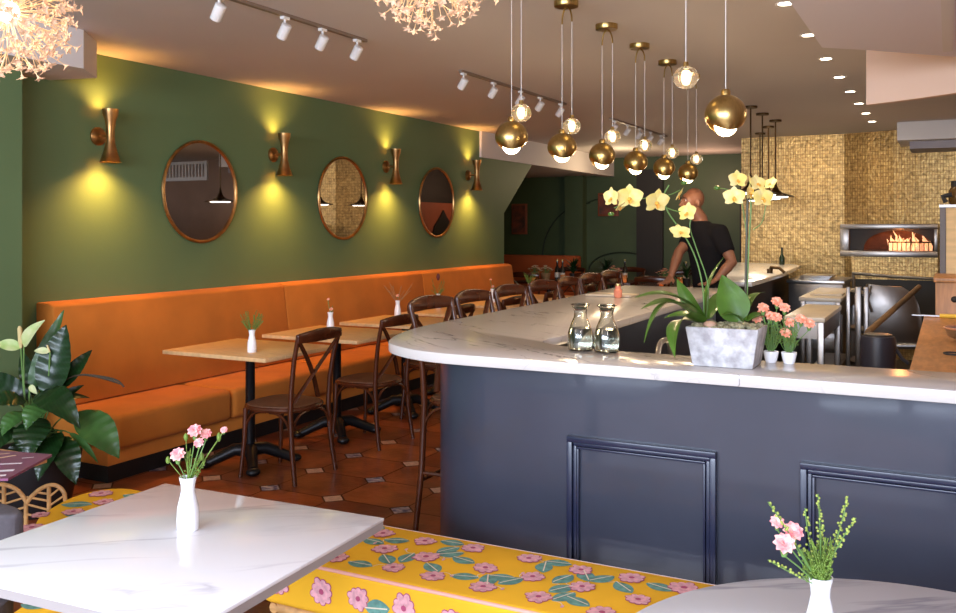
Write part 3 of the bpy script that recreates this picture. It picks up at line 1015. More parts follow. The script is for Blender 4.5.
# rear counter by the gold wall
rb = thing('rear_counter', 'pale quartz rear counter ending at the gold tiled wall', 'counter', (0, 0, 0))
MB().prism([(-2.0, 8.0), (-1.50, 8.0), (-1.50, 9.5), (-1.60, 11.6), (-1.75, 12.1), (-2.62, 12.35), (-2.62, 11.6)], CZ - 0.04, CZ).build('countertop', counterm, rb, bevel=0.004)
MB().prism([(-1.95, 8.1), (-1.62, 8.1), (-1.72, 11.5), (-2.5, 12.2), (-2.5, 11.6)], 0.0, CZ - 0.04).build('cabinet', darkk, rb)

# ================================================================== PERSON
def skin_mesh(name, pts, edges, radii, root, matl, parent=None, sub=2):
    me = bpy.data.meshes.new(name)
    me.from_pydata([tuple(p) for p in pts], edges, [])
    o = bpy.data.objects.new(name, me)
    COL.objects.link(o)
    md = o.modifiers.new('skin', 'SKIN')
    me.skin_vertices or None
    if not me.skin_vertices:
        bm = bmesh.new(); bm.from_mesh(me); bm.verts.layers.skin.verify(); bm.to_mesh(me); bm.free()
    sv = me.skin_vertices[0].data
    for i, r_ in enumerate(radii):
        sv[i].radius = r_ if isinstance(r_, tuple) else (r_, r_)
        sv[i].use_root = (i == root)
    md.use_smooth_shade = True
    sd = o.modifiers.new('sub', 'SUBSURF')
    sd.levels = sub; sd.render_levels = sub
    dg = bpy.context.evaluated_depsgraph_get()
    nm = bpy.data.meshes.new_from_object(o.evaluated_get(dg))
    o.modifiers.clear()
    o.data = nm
    nm.materials.clear(); nm.materials.append(matl)
    for p in nm.polygons:
        p.material_index = 0
        p.use_smooth = True
    if parent is not None:
        o.parent = parent
    return o


def remeshed(name, m, matl, parent, voxel=0.008, smooth=4):
    o = m.build(name, matl, parent)
    r_ = o.modifiers.new('r', 'REMESH'); r_.mode = 'VOXEL'; r_.voxel_size = voxel
    s_ = o.modifiers.new('s', 'SMOOTH'); s_.factor = 0.5; s_.iterations = smooth
    dg = bpy.context.evaluated_depsgraph_get()
    nm = bpy.data.meshes.new_from_object(o.evaluated_get(dg))
    o.modifiers.clear()
    o.data = nm
    nm.materials.clear(); nm.materials.append(matl)
    nm.polygons.foreach_set('material_index', [0] * len(nm.polygons))
    nm.polygons.foreach_set('use_smooth', [True] * len(nm.polygons))
    return o


def person():
    root = thing('person', 'bald person in black T-shirt leaning both hands on the far end of the bar', 'person', (0, 0, 0))
    up = Vector((0, 0, 1))
    face = (-R_ * 0.95 - F_ * 0.30).normalized()
    lat = (R_ * 0.30 - F_ * 0.95).normalized()      # his left side, towards the camera
    DD = 7.42
    headc = at(693, 203, DD)
    pel = at(712, 296, DD + 0.05)
    chest = at(707, 246, DD)
    neckb = at(700, 221, DD)
    spine = [pel, pel.lerp(chest, 0.5) + face * 0.01, chest, chest.lerp(neckb, 0.55), neckb]

    def torso(m, grow):
        # stacked elliptical rings: half widths across the shoulders, half depths
        ws = [0.175, 0.165, 0.195, 0.175, 0.082]
        ds = [0.125, 0.118, 0.135, 0.115, 0.07]
        n = 22
        vs, fs = [], []
        for i, p in enumerate(spine):
            for j in range(n):
                a = 2 * PI * j / n
                vs.append(p + lat * ((ws[i] + grow) * math.cos(a)) + face * ((ds[i] + grow) * math.sin(a)))
        for i in range(len(spine) - 1):
            for j in range(n):
                fs.append((i * n + j, i * n + (j + 1) % n, (i + 1) * n + (j + 1) % n, (i + 1) * n + j))
        fs.append(tuple(range(n))[::-1]); fs.append(tuple(range((len(spine) - 1) * n, len(spine) * n)))
        m.add(vs, fs)
    shoL = chest + lat * 0.180 + up * 0.105
    shoR = chest - lat * 0.180 + up * 0.105
    elL, wrL, haL = at(732, 262, 7.14), at(717, 279, 7.12), at(709, 284, 7.10)
    elR, wrR, haR = at(679, 252, 7.50), at(671, 276, 7.40), at(667, 283, 7.36)
    arms = ((shoL, elL, wrL, haL, 1), (shoR, elR, wrR, haR, -1))
    b = MB()
    torso(b, -0.012)
    b.tube([neckb - up * 0.04, neckb + up * 0.02, headc - up * 0.05], [0.075, 0.060, 0.058], 16)
    # skull, jaw, nose, ears
    b.ball(headc + up * 0.035 - face * 0.012, (0.082, 0.082, 0.088), 20, k=12)
    b.ball(headc + up * 0.015 + face * 0.030, (0.070, 0.070, 0.078), 20, k=12)
    b.ball(headc - up * 0.052 + face * 0.045, (0.050, 0.050, 0.048), 16, k=10)
    b.tube([headc + face * 0.098 + up * 0.022, headc + face * 0.122 - up * 0.020, headc + face * 0.100 - up * 0.028], [0.009, 0.015, 0.012], 8)
    for s in (-1, 1):
        b.ball(headc + lat * 0.080 * s - face * 0.005 - up * 0.004, (0.014, 0.014, 0.032), 10)
    for sho, el, wr, ha, sg in arms:
        b.tube([sho - up * 0.01, sho.lerp(el, 0.4), sho.lerp(el, 0.8), el, el.lerp(wr, 0.35), el.lerp(wr, 0.75), wr], [0.058, 0.052, 0.044, 0.042, 0.043, 0.032, 0.027], 14)
        d = (ha - wr); d.z = 0; d = d.normalized()
        sd = d.cross(up).normalized()
        b.tube([wr, wr.lerp(ha, 0.5), ha + d * 0.02], [0.028, 0.036, 0.036], 12, flat=0.5)
        for off, ln in ((-0.031, 0.060), (-0.0105, 0.074), (0.0105, 0.079), (0.031, 0.068)):
            f0 = ha + sd * off + d * 0.01
            b.tube([f0, f0 + d * ln * 0.5 + sd * off * 0.15 + up * 0.006, f0 + d * ln + sd * off * 0.3 - up * 0.008], [0.0105, 0.0100, 0.0085], 8)
        b.tube([wr.lerp(ha, 0.4) + sd * 0.02 * sg, wr.lerp(ha, 0.6) + sd * 0.052 * sg, ha + sd * 0.062 * sg + d * 0.01], [0.014, 0.012, 0.009], 8)
    legs = []
    for s in (1, -1):
        hip = pel + lat * 0.095 * s - up * 0.03
        kn = Vector((hip.x + 0.02, hip.y + 0.02, 0.50)) + face * 0.04
        an = Vector((hip.x + 0.04, hip.y + 0.03, 0.085))
        legs.append((hip, kn, an))
        b.tube([hip + up * 0.05, hip.lerp(kn, 0.4), kn, kn.lerp(an, 0.3), an], [0.100, 0.082, 0.058, 0.060, 0.040], 14)
        b.tube([an - up * 0.035 - face * 0.05, an - up * 0.040 + face * 0.06, an - up * 0.055 + face * 0.17], [0.040, 0.042, 0.026], 10)
    remeshed('body', b, skin, root, 0.008, 3)
    m = MB()
    for s in (-1, 1):
        m.ball(headc + face * 0.086 + lat * 0.031 * s + up * 0.020, 0.0085, 10, m=0)
        m.ball(headc + face * 0.0915 + lat * 0.033 * s + up * 0.020, 0.0055, 8, m=1)
        m.tube([headc + face * 0.099 + lat * 0.014 * s + up * 0.040, headc + face * 0.092 + lat * 0.046 * s + up * 0.040], 0.0045, 6, m=1)
    m.build('eyes_and_brows', [ceramic, shirtm], root)
    MB().tube([headc + face * 0.086 + lat * 0.024 - up * 0.055, headc + face * 0.099 - up * 0.052, headc + face * 0.086 - lat * 0.024 - up * 0.055], 0.0055, 6).build('mouth', mat('lips', (0.30, 0.09, 0.06, 1), 0.5), root)
    m = MB()
    torso(m, 0.006)
    for sho, el, wr, ha, sg in arms:
        m.tube([chest.lerp(sho, 0.5) + up * 0.05, sho, sho.lerp(el, 0.35), sho.lerp(el, 0.68)], [0.085, 0.082, 0.070, 0.062], 14)
    remeshed('t_shirt', m, shirtm, root, 0.012, 5)
    m = MB()
    m.ball(pel, (0.17, 0.17, 0.13), 18, k=10)
    for hip, kn, an in legs:
        m.tube([hip + up * 0.04, hip.lerp(kn, 0.4), kn, an + up * 0.02], [0.118, 0.098, 0.075, 0.062], 14)
    remeshed('trousers', m, trouserm, root, 0.014, 3)
    m = MB()
    for hip, kn, an in legs:
        m.tube([an - up * 0.032 - face * 0.055, an - up * 0.035 + face * 0.07, an - up * 0.045 + face * 0.18], [0.048, 0.050, 0.036], 12)
    m.build('shoes', darkk, root)
    return root


person()

# ================================================================== THINGS ON THE BAR
# carafes
cf = thing('water_carafe', 'clear glass water carafe on the bar, the left one of the pair', 'carafe', (-1.262, 3.30, CZ), 0, 'glass carafes on the bar')
m = MB()
prof = [(0.034, 0.0), (0.046, 0.004), (0.050, 0.03), (0.048, 0.07), (0.036, 0.105), (0.025, 0.13), (0.024, 0.15), (0.032, 0.172), (0.038, 0.178), (0.034, 0.181),
        (0.029, 0.172), (0.0215, 0.15), (0.0225, 0.13), (0.033, 0.105), (0.0455, 0.07), (0.0475, 0.03), (0.044, 0.007), (0.001, 0.006)]
m.lathe(prof, n=32, cap=False)
m.lathe([(0.034, 0.0), (0.001, 0.0001)], n=32, cap=False)
m.build('glass_body', glass, cf)
m = MB().lathe([(0.043, 0.009), (0.0465, 0.03), (0.0447, 0.07), (0.0385, 0.088)], n=32)
m.build('water', waterm, cf)
cf2 = dup(cf, (-1.155, 3.30, CZ), 0.5, 'clear glass water carafe on the bar, the right one beside the tap')

# orchid planter
op = thing('orchid_planter', 'rough pale stone trough of yellow orchids standing on the bar', 'potted orchid', (0, 0, 0))
T = [at(690, 325, 3.22), at(763, 327, 3.14)]
yv = Vector((0.0, 0.16, 0))
xL, xR = -0.805, -0.560
m = MB()
y0, y1 = 3.105, 3.285
zt, zb = CZ + 0.135, CZ + 0.001
i_ = 0.022
o8 = [(xL + i_, y0 + 0.012, zb), (xR - i_ + 0.0, y0 + 0.012, zb), (xR - i_, y1 - 0.012, zb), (xL + i_, y1 - 0.012, zb),
      (xL, y0, zt), (xR, y0, zt), (xR, y1, zt), (xL, y1, zt),
      (xL + 0.012, y0 + 0.012, zt), (xR - 0.012, y0 + 0.012, zt), (xR - 0.012, y1 - 0.012, zt), (xL + 0.012, y1 - 0.012, zt),
      (xL + 0.012, y0 + 0.012, zt - 0.02), (xR - 0.012, y0 + 0.012, zt - 0.02), (xR - 0.012, y1 - 0.012, zt - 0.02), (xL + 0.012, y1 - 0.012, zt - 0.02)]
m.add(o8, [(3, 2, 1, 0), (0, 1, 5, 4), (1, 2, 6, 5), (2, 3, 7, 6), (3, 0, 4, 7), (4, 5, 9, 8), (5, 6, 10, 9), (6, 7, 11, 10), (7, 4, 8, 11),
           (8, 9, 13, 12), (9, 10, 14, 13), (10, 11, 15, 14), (11, 8, 12, 15), (12, 13, 14, 15)])
m.build('trough', stone, op, bevel=0.004)
m = MB()
for k in range(150):
    x = random.uniform(xL + 0.015, xR - 0.015); y = random.uniform(y0 + 0.015, y1 - 0.015)
    r_ = random.uniform(0.006, 0.014)
    m.ball((x, y, zt - 0.012 + random.uniform(0, 0.018)), (r_ * 1.3, r_, r_ * 0.8), 7, k=5)
o = m.build('moss', moss, op)
m = MB().ball((-0.73, 3.15, zt + 0.005), (0.024, 0.018, 0.014), 12)
m.build('pebble', mat('tan_pebble', (0.45, 0.27, 0.18, 1), 0.6), op)
DO = 3.22
TOCAM = Vector((0.5, -0.85, 0.25))
def cen(px, py, d=DO):
    return at(px, py, d)
for (b0, t0_, w, dr, d0, d1, nrm) in [
    ((702, 320), (634, 298), 10, 0.16, 3.22, 3.10, (0, -0.3, 1)), ((702, 321), (641, 309), 11, 0.14, 3.2, 3.02, (0, -0.3, 1)),
    ((700, 322), (644, 343), 6, 0.34, 3.2, 3.02, (-0.3, -0.3, 1)), ((704, 322), (675, 358), 13, 0.26, 3.18, 2.98, (-0.6, -0.8, 0.6)),
    ((703, 318), (677, 279), 9, 0.10, 3.22, 3.30, (-0.6, -0.6, 0.6)), ((707, 320), (724, 257), 8, 0.10, 3.22, 3.25, (-0.9, -0.5, 0.2)),
    ((708, 319), (740, 288), 15, 0.10, 3.22, 3.3, (-0.5, -0.7, 0.8)), ((739, 322), (722, 275), 27, -0.03, 3.2, 3.2, (0.35, -0.95, 0.1)),
    ((744, 320), (766, 293), 7, 0.2, 3.2, 3.3, (-0.3, -0.5, 1)), ((706, 321), (664, 318), 8, 0.12, 3.24, 3.25, (0, -0.4, 1)),
    ((742, 322), (720, 316), 6, 0.15, 3.2, 3.14, (0, -0.4, 1)), ((746, 321), (770, 318), 7, 0.15, 3.2, 3.24, (0, -0.4, 1))]:
    m = MB()
    m.blade(cen(*b0, d0), cen(*t0_, d1), w * (1.6 if w < 20 else 1.2) / FPX * DO, nrm, dr, 0.3, k=12, shape='strap' if w < 20 else 'leaf')
    m.build('leaf', orleaf, op)
def smooth_path(pp, n=5):
    P = [Vector(p) for p in pp]
    P = [P[0] * 2 - P[1]] + P + [P[-1] * 2 - P[-2]]
    out = []
    for i in range(1, len(P) - 2):
        for k in range(n):
            u = k / n
            a, b_, c_, d_ = P[i - 1], P[i], P[i + 1], P[i + 2]
            out.append(0.5 * ((2 * b_) + (c_ - a) * u + (2 * a - 5 * b_ + 4 * c_ - d_) * u * u + (3 * b_ - a - 3 * c_ + d_) * u ** 3))
    out.append(P[-2])
    return out
for path, r_, mt in [
    ([(704, 322), (703, 290), (697, 262), (686, 238), (668, 212), (664, 196), (669, 185)], 0.0026, stemm),
    ([(667, 208), (676, 211), (686, 212)], 0.0018, stemm), ([(664, 196), (656, 193), (646, 198), (635, 200), (614, 208)], 0.0018, stemm),
    ([(706, 322), (708, 285), (697, 250), (690, 228), (692, 215)], 0.0022, stemm),
    ([(664, 196), (672, 194), (680, 190)], 0.0016, stemm),
    ([(686, 238), (684, 236), (680, 232)], 0.0016, stemm),
    ([(745, 322), (746, 270), (747, 222), (748, 192)], 0.0045, stakem), ([(747, 300), (749, 240), (751, 210), (750, 180)], 0.0028, stemm),
    ([(753, 230), (762, 222), (766, 205)], 0.0018, stemm), ([(747, 240), (744, 215), (741, 198)], 0.0018, stemm), ([(741, 200), (728, 190), (718, 188)], 0.0015, stemm)]:
    MB().tube(smooth_path([cen(x, y) for x, y in path]), r_, 7).build('flower_stem', mt, op)

def orchid(px, py, r, yaw, tilt, parent, d=DO):
    c_ = cen(px, py, d - 0.02)
    n = Vector((0.46 * 1, -0.888, 0)).normalized()
    n = Matrix.Rotation(yaw, 3, 'Z') @ n
    n = (n + Vector((0, 0, tilt))).normalized()
    side = n.cross(Vector((0, 0, 1))).normalized()
    up = side.cross(n)
    R = r / FPX * d
    m = MB()
    for a, ln, w in ((90, 1.0, 0.75), (215, 0.95, 0.7), (325, 0.95, 0.7)):
        t = math.radians(a)
        dv_ = side * math.cos(t) + up * math.sin(t)
        m.blade(c_ + dv_ * R * 0.05, c_ + dv_ * R * ln + n * 0.1 * R, R * w, n, 0.06, -0.1, k=5, shape='petal')
    for a in (20, 160):
        t = math.radians(a)
        dv_ = side * math.cos(t) + up * math.sin(t)
        m.blade(c_ + n * R * 0.05, c_ + dv_ * R * 1.05 + n * 0.18 * R, R * 1.15, n, 0.05, -0.1, k=6, shape='petal')
    f = m.build('blossom', orpetal, parent)
    m = MB()
    m.ball(c_ + n * R * 0.14 - up * 0.06 * R, R * 0.13, 8)
    m.blade(c_ + n * R * 0.12 - up * R * 0.1, c_ + n * R * 0.35 - up * R * 0.42, R * 0.32, n, 0.1, 0.4, k=4, shape='petal')
    m.build('lip', orlip, f)
for a in [(612, 198, 11, -1.0, 0), (629, 198, 14, 0.1, -0.1), (656, 202, 14, 0.4, -0.3), (678, 195, 9, 1.3, -0.6), (688, 213, 11, -0.9, 0.2), (680, 233, 11, 0.2, 0.9),
          (737, 180, 10, 0.2, 0.1), (734, 197, 11, -0.2, -0.1), (750, 181, 8, 1.2, 0.3), (757, 184, 10, 0.4, 0.3), (762, 198, 12, 0.3, 0), (749, 193, 9, 0.9, 0), (771, 184, 8, -1.1, 0.5),
          (620, 207, 7, 0.9, -0.9)]:
    orchid(*a, op)
m = MB()
for p in [(717, 188), (611, 214), (684, 183)]:
    m.ball(cen(*p), (0.012, 0.008, 0.008), 8)
m.build('bud', orleaf, op)

# two small pots of coral carnations
for k, (px, lab) in enumerate(((770, 'small white pot of coral carnations touching the stone trough on the bar'),
                               (788, 'small white pot of coral carnations on the bar, farther from the stone trough'))):
    base = at(px + 1, 360, 3.29); base = base * (3.33 / base.y); base.z = CZ
    t = thing('carnation_pot', lab, 'flower pot', base, 0, 'carnation pots on the bar')
    m = MB().lathe([(0.018, 0), (0.021, 0.008), (0.027, 0.036), (0.026, 0.039), (0.023, 0.036)], n=20)
    m.build('pot', ceramic, t)
    m = MB()
    rr = random.Random(k + 3)
    for q in range(34):
        a = rr.uniform(0, 2 * PI); ra = rr.uniform(0.005, 0.04)
        sprig(m, (0.01 * math.cos(a), 0.01 * math.sin(a), 0.04), (ra * math.cos(a), ra * math.sin(a), rr.uniform(0.09, 0.165)), 'seed', 7)
    m.build('greenery', [stemm, ferny], t)
    sp = [(-0.03, 0.02, 0.17), (0.0, 0.0, 0.16), (0.015, 0.03, 0.21), (-0.025, -0.01, 0.19), (-0.05, 0.0, 0.15)] if k == 0 else \
         [(-0.04, -0.02, 0.16), (0.0, 0.01, 0.14), (0.04, 0.0, 0.155), (0.065, 0.01, 0.14), (-0.02, 0.03, 0.19), (-0.01, -0.01, 0.105)]
    for c_ in sp:
        carnation('c', c_, 0.022, coral, t, (0, 0, 0.04))

# small items on the far part of the bar
t = thing('glass_jar', 'small coral glass jar on the bar in front of the tray', 'jar', at(618, 293, 6.1))
t.location.z = CZ
MB().lathe([(0.02, 0), (0.028, 0.01), (0.028, 0.05), (0.018, 0.06), (0.02, 0.08), (0.017, 0.08)], n=18).build('body', mat('coral_glass', (0.75, 0.25, 0.15, 1), 0.2, coat=0.5), t)
MB().lathe([(0.020, 0.08), (0.020, 0.092)], n=18).build('lid', brass, t)
o = MB().box(-0.16, 0.16, -0.1, 0.1, 0, 0.012).build('serving_tray', cream, bevel=0.004, loc=(-2.06, 6.0, CZ + 0.001))
tag(o, 'thin pale serving tray lying on the bar beside the coral jar', 'tray')

# ================================================================== PENDANTS
def pendant(sep=(0.07, -0.045), dz=0.0):
    SX, SY = sep
    t = thing('pendant_light', '', 'pendant lamp', (0, 0, CEIL), 0, 'double brass and crystal pendants over the bar')
    MB().lathe([(0.062, -0.03), (0.064, -0.026), (0.064, 0.0)], (SX * 0.43, SY * 0.43, 0), n=32).build('canopy', brass, t)
    for (ex, ey) in ((0, 0), (SX, SY)):
        cx, cy = SX * 0.45, SY * 0.45
        m = MB()
        m.tube(bez((cx, cy, -0.03), ((cx + ex) / 2 + (ex - cx) * 0.45, (cy + ey) / 2 + (ey - cy) * .45, -0.04), (ex, ey, -0.115), 8), 0.0045, 8)
        m.build('stem_arm', brass, t)
    MB().tube([(0, 0, -0.11), (0, 0, -0.675)], 0.0014, 5).build('cord', whitem, t)
    MB().tube([(SX, SY, -0.11), (SX, SY, -0.60 + dz)], 0.0014, 5).build('cord', whitem, t)
    # brass globe with a wavy cut opening
    R = 0.077
    m = MB()
    n = 40
    k = 16
    prof = []
    for i in range(k + 1):
        ph = 0.06 + (PI * 0.70 - 0.06) * i / k
        prof.append((R * math.sin(ph), R * math.cos(ph)))
    def wob(i, a):
        return 0.014 * math.sin(2 * a + 0.6) * max(0, (i - 8) / 8) ** 2
    m.lathe(prof, (0, 0, -0.76), n, cap=False, wob=wob)
    pin = [(r * 0.965, z * 0.965) for r, z in prof][::-1]
    def wob2(i, a):
        return 0.014 * math.sin(2 * a + 0.6) * max(0, (16 - i - 8) / 8) ** 2
    m.lathe(pin, (0, 0, -0.76), n, cap=False, wob=wob2)
    N = n * (k + 1)
    m.f += [((k * n + (j + 1) % n), (k * n + j), N + j, N + (j + 1) % n) for j in range(n)]
    m.m += [0] * n
    m.build('shade', brass, t)
    MB().lathe([(0.006, -0.662), (0.014, -0.664), (0.018, -0.672), (0.018, -0.688), (0.03, -0.69), (0.03, -0.696)][::-1], n=20).build('cap', brass, t)
    MB().ball((0, 0, -0.80), (0.042, 0.042, 0.038), 18, k=10).build('bulb', bulbm, t)
    # crystal globe
    m = MB()
    m.ball((SX, SY, -0.655 + dz), (0.048, 0.048, 0.043), 10, k=7)
    m.build('crystal_globe', crystal, t, smooth=False)
    MB().ball((SX, SY, -0.655 + dz), (0.016, 0.016, 0.022), 12).build('crystal_bulb', filam, t)
    MB().lathe([(0.012, -0.615), (0.009, -0.597)], (SX, SY, dz), n=12).build('crystal_cap', brass, t)
    return t


pn = pendant()
plb = ['nearest pendant of the receding row, brass globe left of the others near the sconce wall',
       'second pendant of the receding row, brass globe and crystal above the sloped wall end',
       'third pendant of the receding row over the bar stools',
       'fourth pendant of the receding row, above the small wall picture',
       'fifth pendant of the receding row, brass globe left of the man\'s head',
       'farthest pendant of the receding row, brass globe just above the man\'s head']
for i, y in enumerate((3.82, 4.44, 5.06, 5.70, 6.36, 7.03)):
    loc = (-1.80, y, CEIL)
    if i == 0:
        p = pn; p.location = loc; p['label'] = plb[0]
    else:
        p = dup(pn, loc, (0.0, 0.25, 0.9, 0.5, 0.2, 0.7)[i] * 0.15, plb[i])
    lamp('POINT', 'pendant_bulb_light', (-1.80, y, CEIL - 0.885), 3.2, WARM, 0.035)
# the pair nearest the camera hangs over the front arm of the bar
p = pendant((-0.131, -0.068), 0.035)
p.location = (-0.735, 3.42, CEIL)
p['label'] = 'large close brass globe pendant with crystal left of it, above the orchids'
lamp('POINT', 'pendant_bulb_light', (-0.735, 3.42, CEIL - 0.885), 3.2, WARM, 0.035)

# black cone pendants
cn = thing('cone_pendant', '', 'pendant lamp', (0, 0, CEIL), 0, 'dark flared pendants over the rear counter')
MB().lathe([(0.065, -0.022), (0.065, 0.0)], n=24).build('canopy', dbrass, cn)
MB().tube([(0, 0, -0.02), (0, 0, -0.76)], 0.008, 8).build('rod', dbrass, cn)
m = MB()
cp = [(0.010, -0.60), (0.018, -0.66), (0.04, -0.71), (0.085, -0.745), (0.15, -0.765), (0.20, -0.775), (0.20, -0.785), (0.145, -0.775), (0.08, -0.757), (0.034, -0.72), (0.01, -0.69)]
m.lathe([(r_, z_ - 0.065) for r_, z_ in cp], n=36, cap=False)
m.build('shade', dbrass, cn)
MB().lathe([(0.13, -0.857), (0.135, -0.840)], n=30).build('diffuser', emis('led_disc', (1, .93, .84, 1), 4), cn)
for i, (x, y, lab) in enumerate(((-1.72, 9.12, 'nearest dark flared pendant, its rod passing just right of the close brass globe'), (-1.72, 9.75, 'second dark flared pendant on a rod above the orchid cluster'),
                                 (-1.70, 10.43, 'dark flared pendant whose lit shade shows right of the orchids against gold tiles'),
                                 (-1.88, 11.05, 'fourth dark flared pendant on a thin rod before the gold wall'), (-2.11, 11.8, 'farthest dark flared pendant on a rod close to the gold wall'))):
    if i == 0:
        cn.location = (x, y, CEIL); cn['label'] = lab
    else:
        dup(cn, (x, y, CEIL), None, lab)
    l = lamp('SPOT', 'cone_pendant_light', (x, y, CEIL - 0.87), 13, (1, 0.80, 0.52), 0.08, spot_size=math.radians(160), spot_blend=0.6)
    aim(l, (x, y, 0))
# fill spots with no fitting, added to brighten the gold wall and oven recess
l = lamp('SPOT', 'gold_wall_fill', (-1.8, 10.4, 2.60), 30, (1, 0.74, 0.42), 0.3, spot_size=math.radians(95), spot_blend=0.9)
aim(l, (-1.7, 12.4, 1.7))
l = lamp('SPOT', 'gold_wall_fill', (0.9, 10.3, 2.1), 15, (1, 0.76, 0.44), 0.2, spot_size=math.radians(90), spot_blend=0.9)
aim(l, (-0.1, 12.1, 1.35))

# ================================================================== CEILING FITTINGS
dl = thing('recessed_downlight', '', 'downlight', (0, 0, CEIL), 0, 'recessed downlights in a line above the bar')
MB().lathe([(0.038, -0.002), (0.052, -0.004), (0.052, 0.0), (0.038, 0.0)], n=28, cap=False).build('trim_ring', whitem, dl)
MB().lathe([(0.037, -0.0025), (0.037, -0.001)], n=24).build('lens', spotglow, dl)
dnm = ['nearest the camera, touching the lowered ceiling panel', 'second, beside the corner of the lowered ceiling panel', 'third in the receding line', 'fourth in the receding line', 'fifth in the receding line',
       'sixth, level with the curved blush fascia', 'seventh in the receding line', 'farthest of the line, near the gold wall']
for i, y in enumerate((5.0, 5.89, 6.78, 7.66, 8.53, 9.40, 10.25, 11.08)):
    lab = 'round recessed downlight, ' + dnm[i]
    if i == 0:
        dl.location = (-0.765, y, CEIL); dl['label'] = lab
    else:
        dup(dl, (-0.765, y, CEIL), None, lab)
    l = lamp('SPOT', 'downlight_beam', (-0.765, y, CEIL - 0.02), 13, (1.0, 0.82, 0.58), 0.03, spot_size=math.radians(110), spot_blend=0.8)

def track(y0, y1, heads, lab):
    t = thing('track_light', lab, 'track light', (-3.25, 0, CEIL), 0, 'white track lights on the ceiling')
    MB().box(-0.015, 0.015, y0, y1, -0.018, 0).build('rail', mat('bronze_rail', (0.22, 0.16, 0.12, 1), 0.4), t)
    for i, y in enumerate(heads):
        m = MB()
        m.box(-0.014, 0.014, y - 0.025, y + 0.025, -0.034, -0.018)
        m.tube([(0, y, -0.03), (0, y, -0.075)], 0.007, 8)
        m.M = Matrix.Translation((0, y, -0.088)) @ Matrix.Rotation(math.radians(12), 4, 'X') @ Matrix.Rotation(math.radians(38), 4, 'Y')
        m.lathe([(0.026, -0.055), (0.029, -0.05), (0.029, 0.028), (0.023, 0.032)], n=22)
        h = m.build('spot_head', whitem, t)
        m = MB(); m.M = Matrix.Translation((0, y, -0.088)) @ Matrix.Rotation(math.radians(12), 4, 'X') @ Matrix.Rotation(math.radians(38), 4, 'Y')
        m.lathe([(0.023, -0.0565), (0.023, -0.0555)], n=16)
        m.build('lens', darkk, h)


track(3.0, 4.75, (3.46, 3.97, 4.31, 4.66), 'white track light run nearest the camera with four heads')
track(6.0, 8.1, (6.05, 6.56, 7.08, 7.50, 7.98), 'white track light run in the middle, five heads seen behind the first pendants')
track(9.4, 11.6, (9.55, 10.0, 10.45, 10.9, 11.35), 'white track light run farthest away, heads clustered behind the middle pendants')

# dandelion chandeliers
def chandelier(c_, R, seed, lab, nst):
    rnd = random.Random(seed)
    t = thing('dandelion_chandelier', lab, 'chandelier', c_, 0, 'glowing dandelion chandeliers')
    MB().tube([(0, 0, 0.03), (0, 0, CEIL - c_[2])], 0.008, 10).build('rod', brass, t)
    MB().lathe([(0.06, -0.02), (0.06, 0)], (0, 0, CEIL - c_[2]), n=24).build('canopy', brass, t)
    MB().ball((0, 0, 0), R * 0.16, 16, k=9).build('core', coreglow, t)
    st_, bl = MB(), MB()
    for k in range(nst):
        z = 1 - 2 * (k + 0.5) / nst
        a = k * 2.39996 + rnd.uniform(-0.2, 0.2)
        s_ = math.sqrt(max(0, 1 - z * z))
        d = Vector((s_ * math.cos(a), s_ * math.sin(a), z))
        L = R * rnd.uniform(0.82, 1.04)
        q = d.orthogonal().normalized()
        p1 = d * L * 0.6 + q * rnd.uniform(-0.02, 0.02)
        st_.tube([d * R * 0.14, p1, d * L], 0.0012, 4)
        q2 = d.cross(q)
        for (base, ln, cnt) in ((d * L, 0.021, 5), (p1, 0.015, 5)):
            for j in range(cnt):
                b_ = 2 * PI * j / cnt + rnd.uniform(-0.3, 0.3)
                e = (d * 0.55 + q * math.cos(b_) + q2 * math.sin(b_)).normalized()
                bl.blade(base, base + e * ln * rnd.uniform(0.75, 1.2), ln * 0.42, d, 0.1, 0.3, k=3, shape='petal')
            bl.ball(base, 0.0042, 6, k=4)
        for side_ in range(2):
            e = (q * rnd.uniform(-1, 1) + q2 * rnd.uniform(-1, 1) + d * 1.2).normalized()
            b0 = p1 + d * rnd.uniform(0, 0.03)
            tip = b0 + e * 0.05
            st_.tube([b0, tip], 0.0009, 4)
            bl.ball(tip, (0.006, 0.006, 0.006), 6, k=4)
            for j in range(4):
                b_ = PI / 2 * j
                f = (e * 0.5 + q * math.cos(b_) + q2 * math.sin(b_)).normalized()
                bl.blade(tip, tip + f * 0.018, 0.009, e, 0.1, 0.3, k=3, shape='petal')
    o1 = st_.build('wire_stems', stemgold, t); o1['kind'] = 'stuff'
    o2 = bl.build('crystal_blossoms', petalglow, t); o2['kind'] = 'stuff'
    lamp('POINT', 'chandelier_light', c_, 3.5, (1.0, 0.80, 0.58), 0.12)


chandelier(tuple(at(8, 12, 2.95)), 0.222, 3, 'glowing crystal dandelion chandelier under the white beam near the pilaster', 110)
chandelier(tuple(at(431, -40, 2.9)), 0.240, 5, 'glowing crystal dandelion chandelier between track lights and the brass pendants', 100)

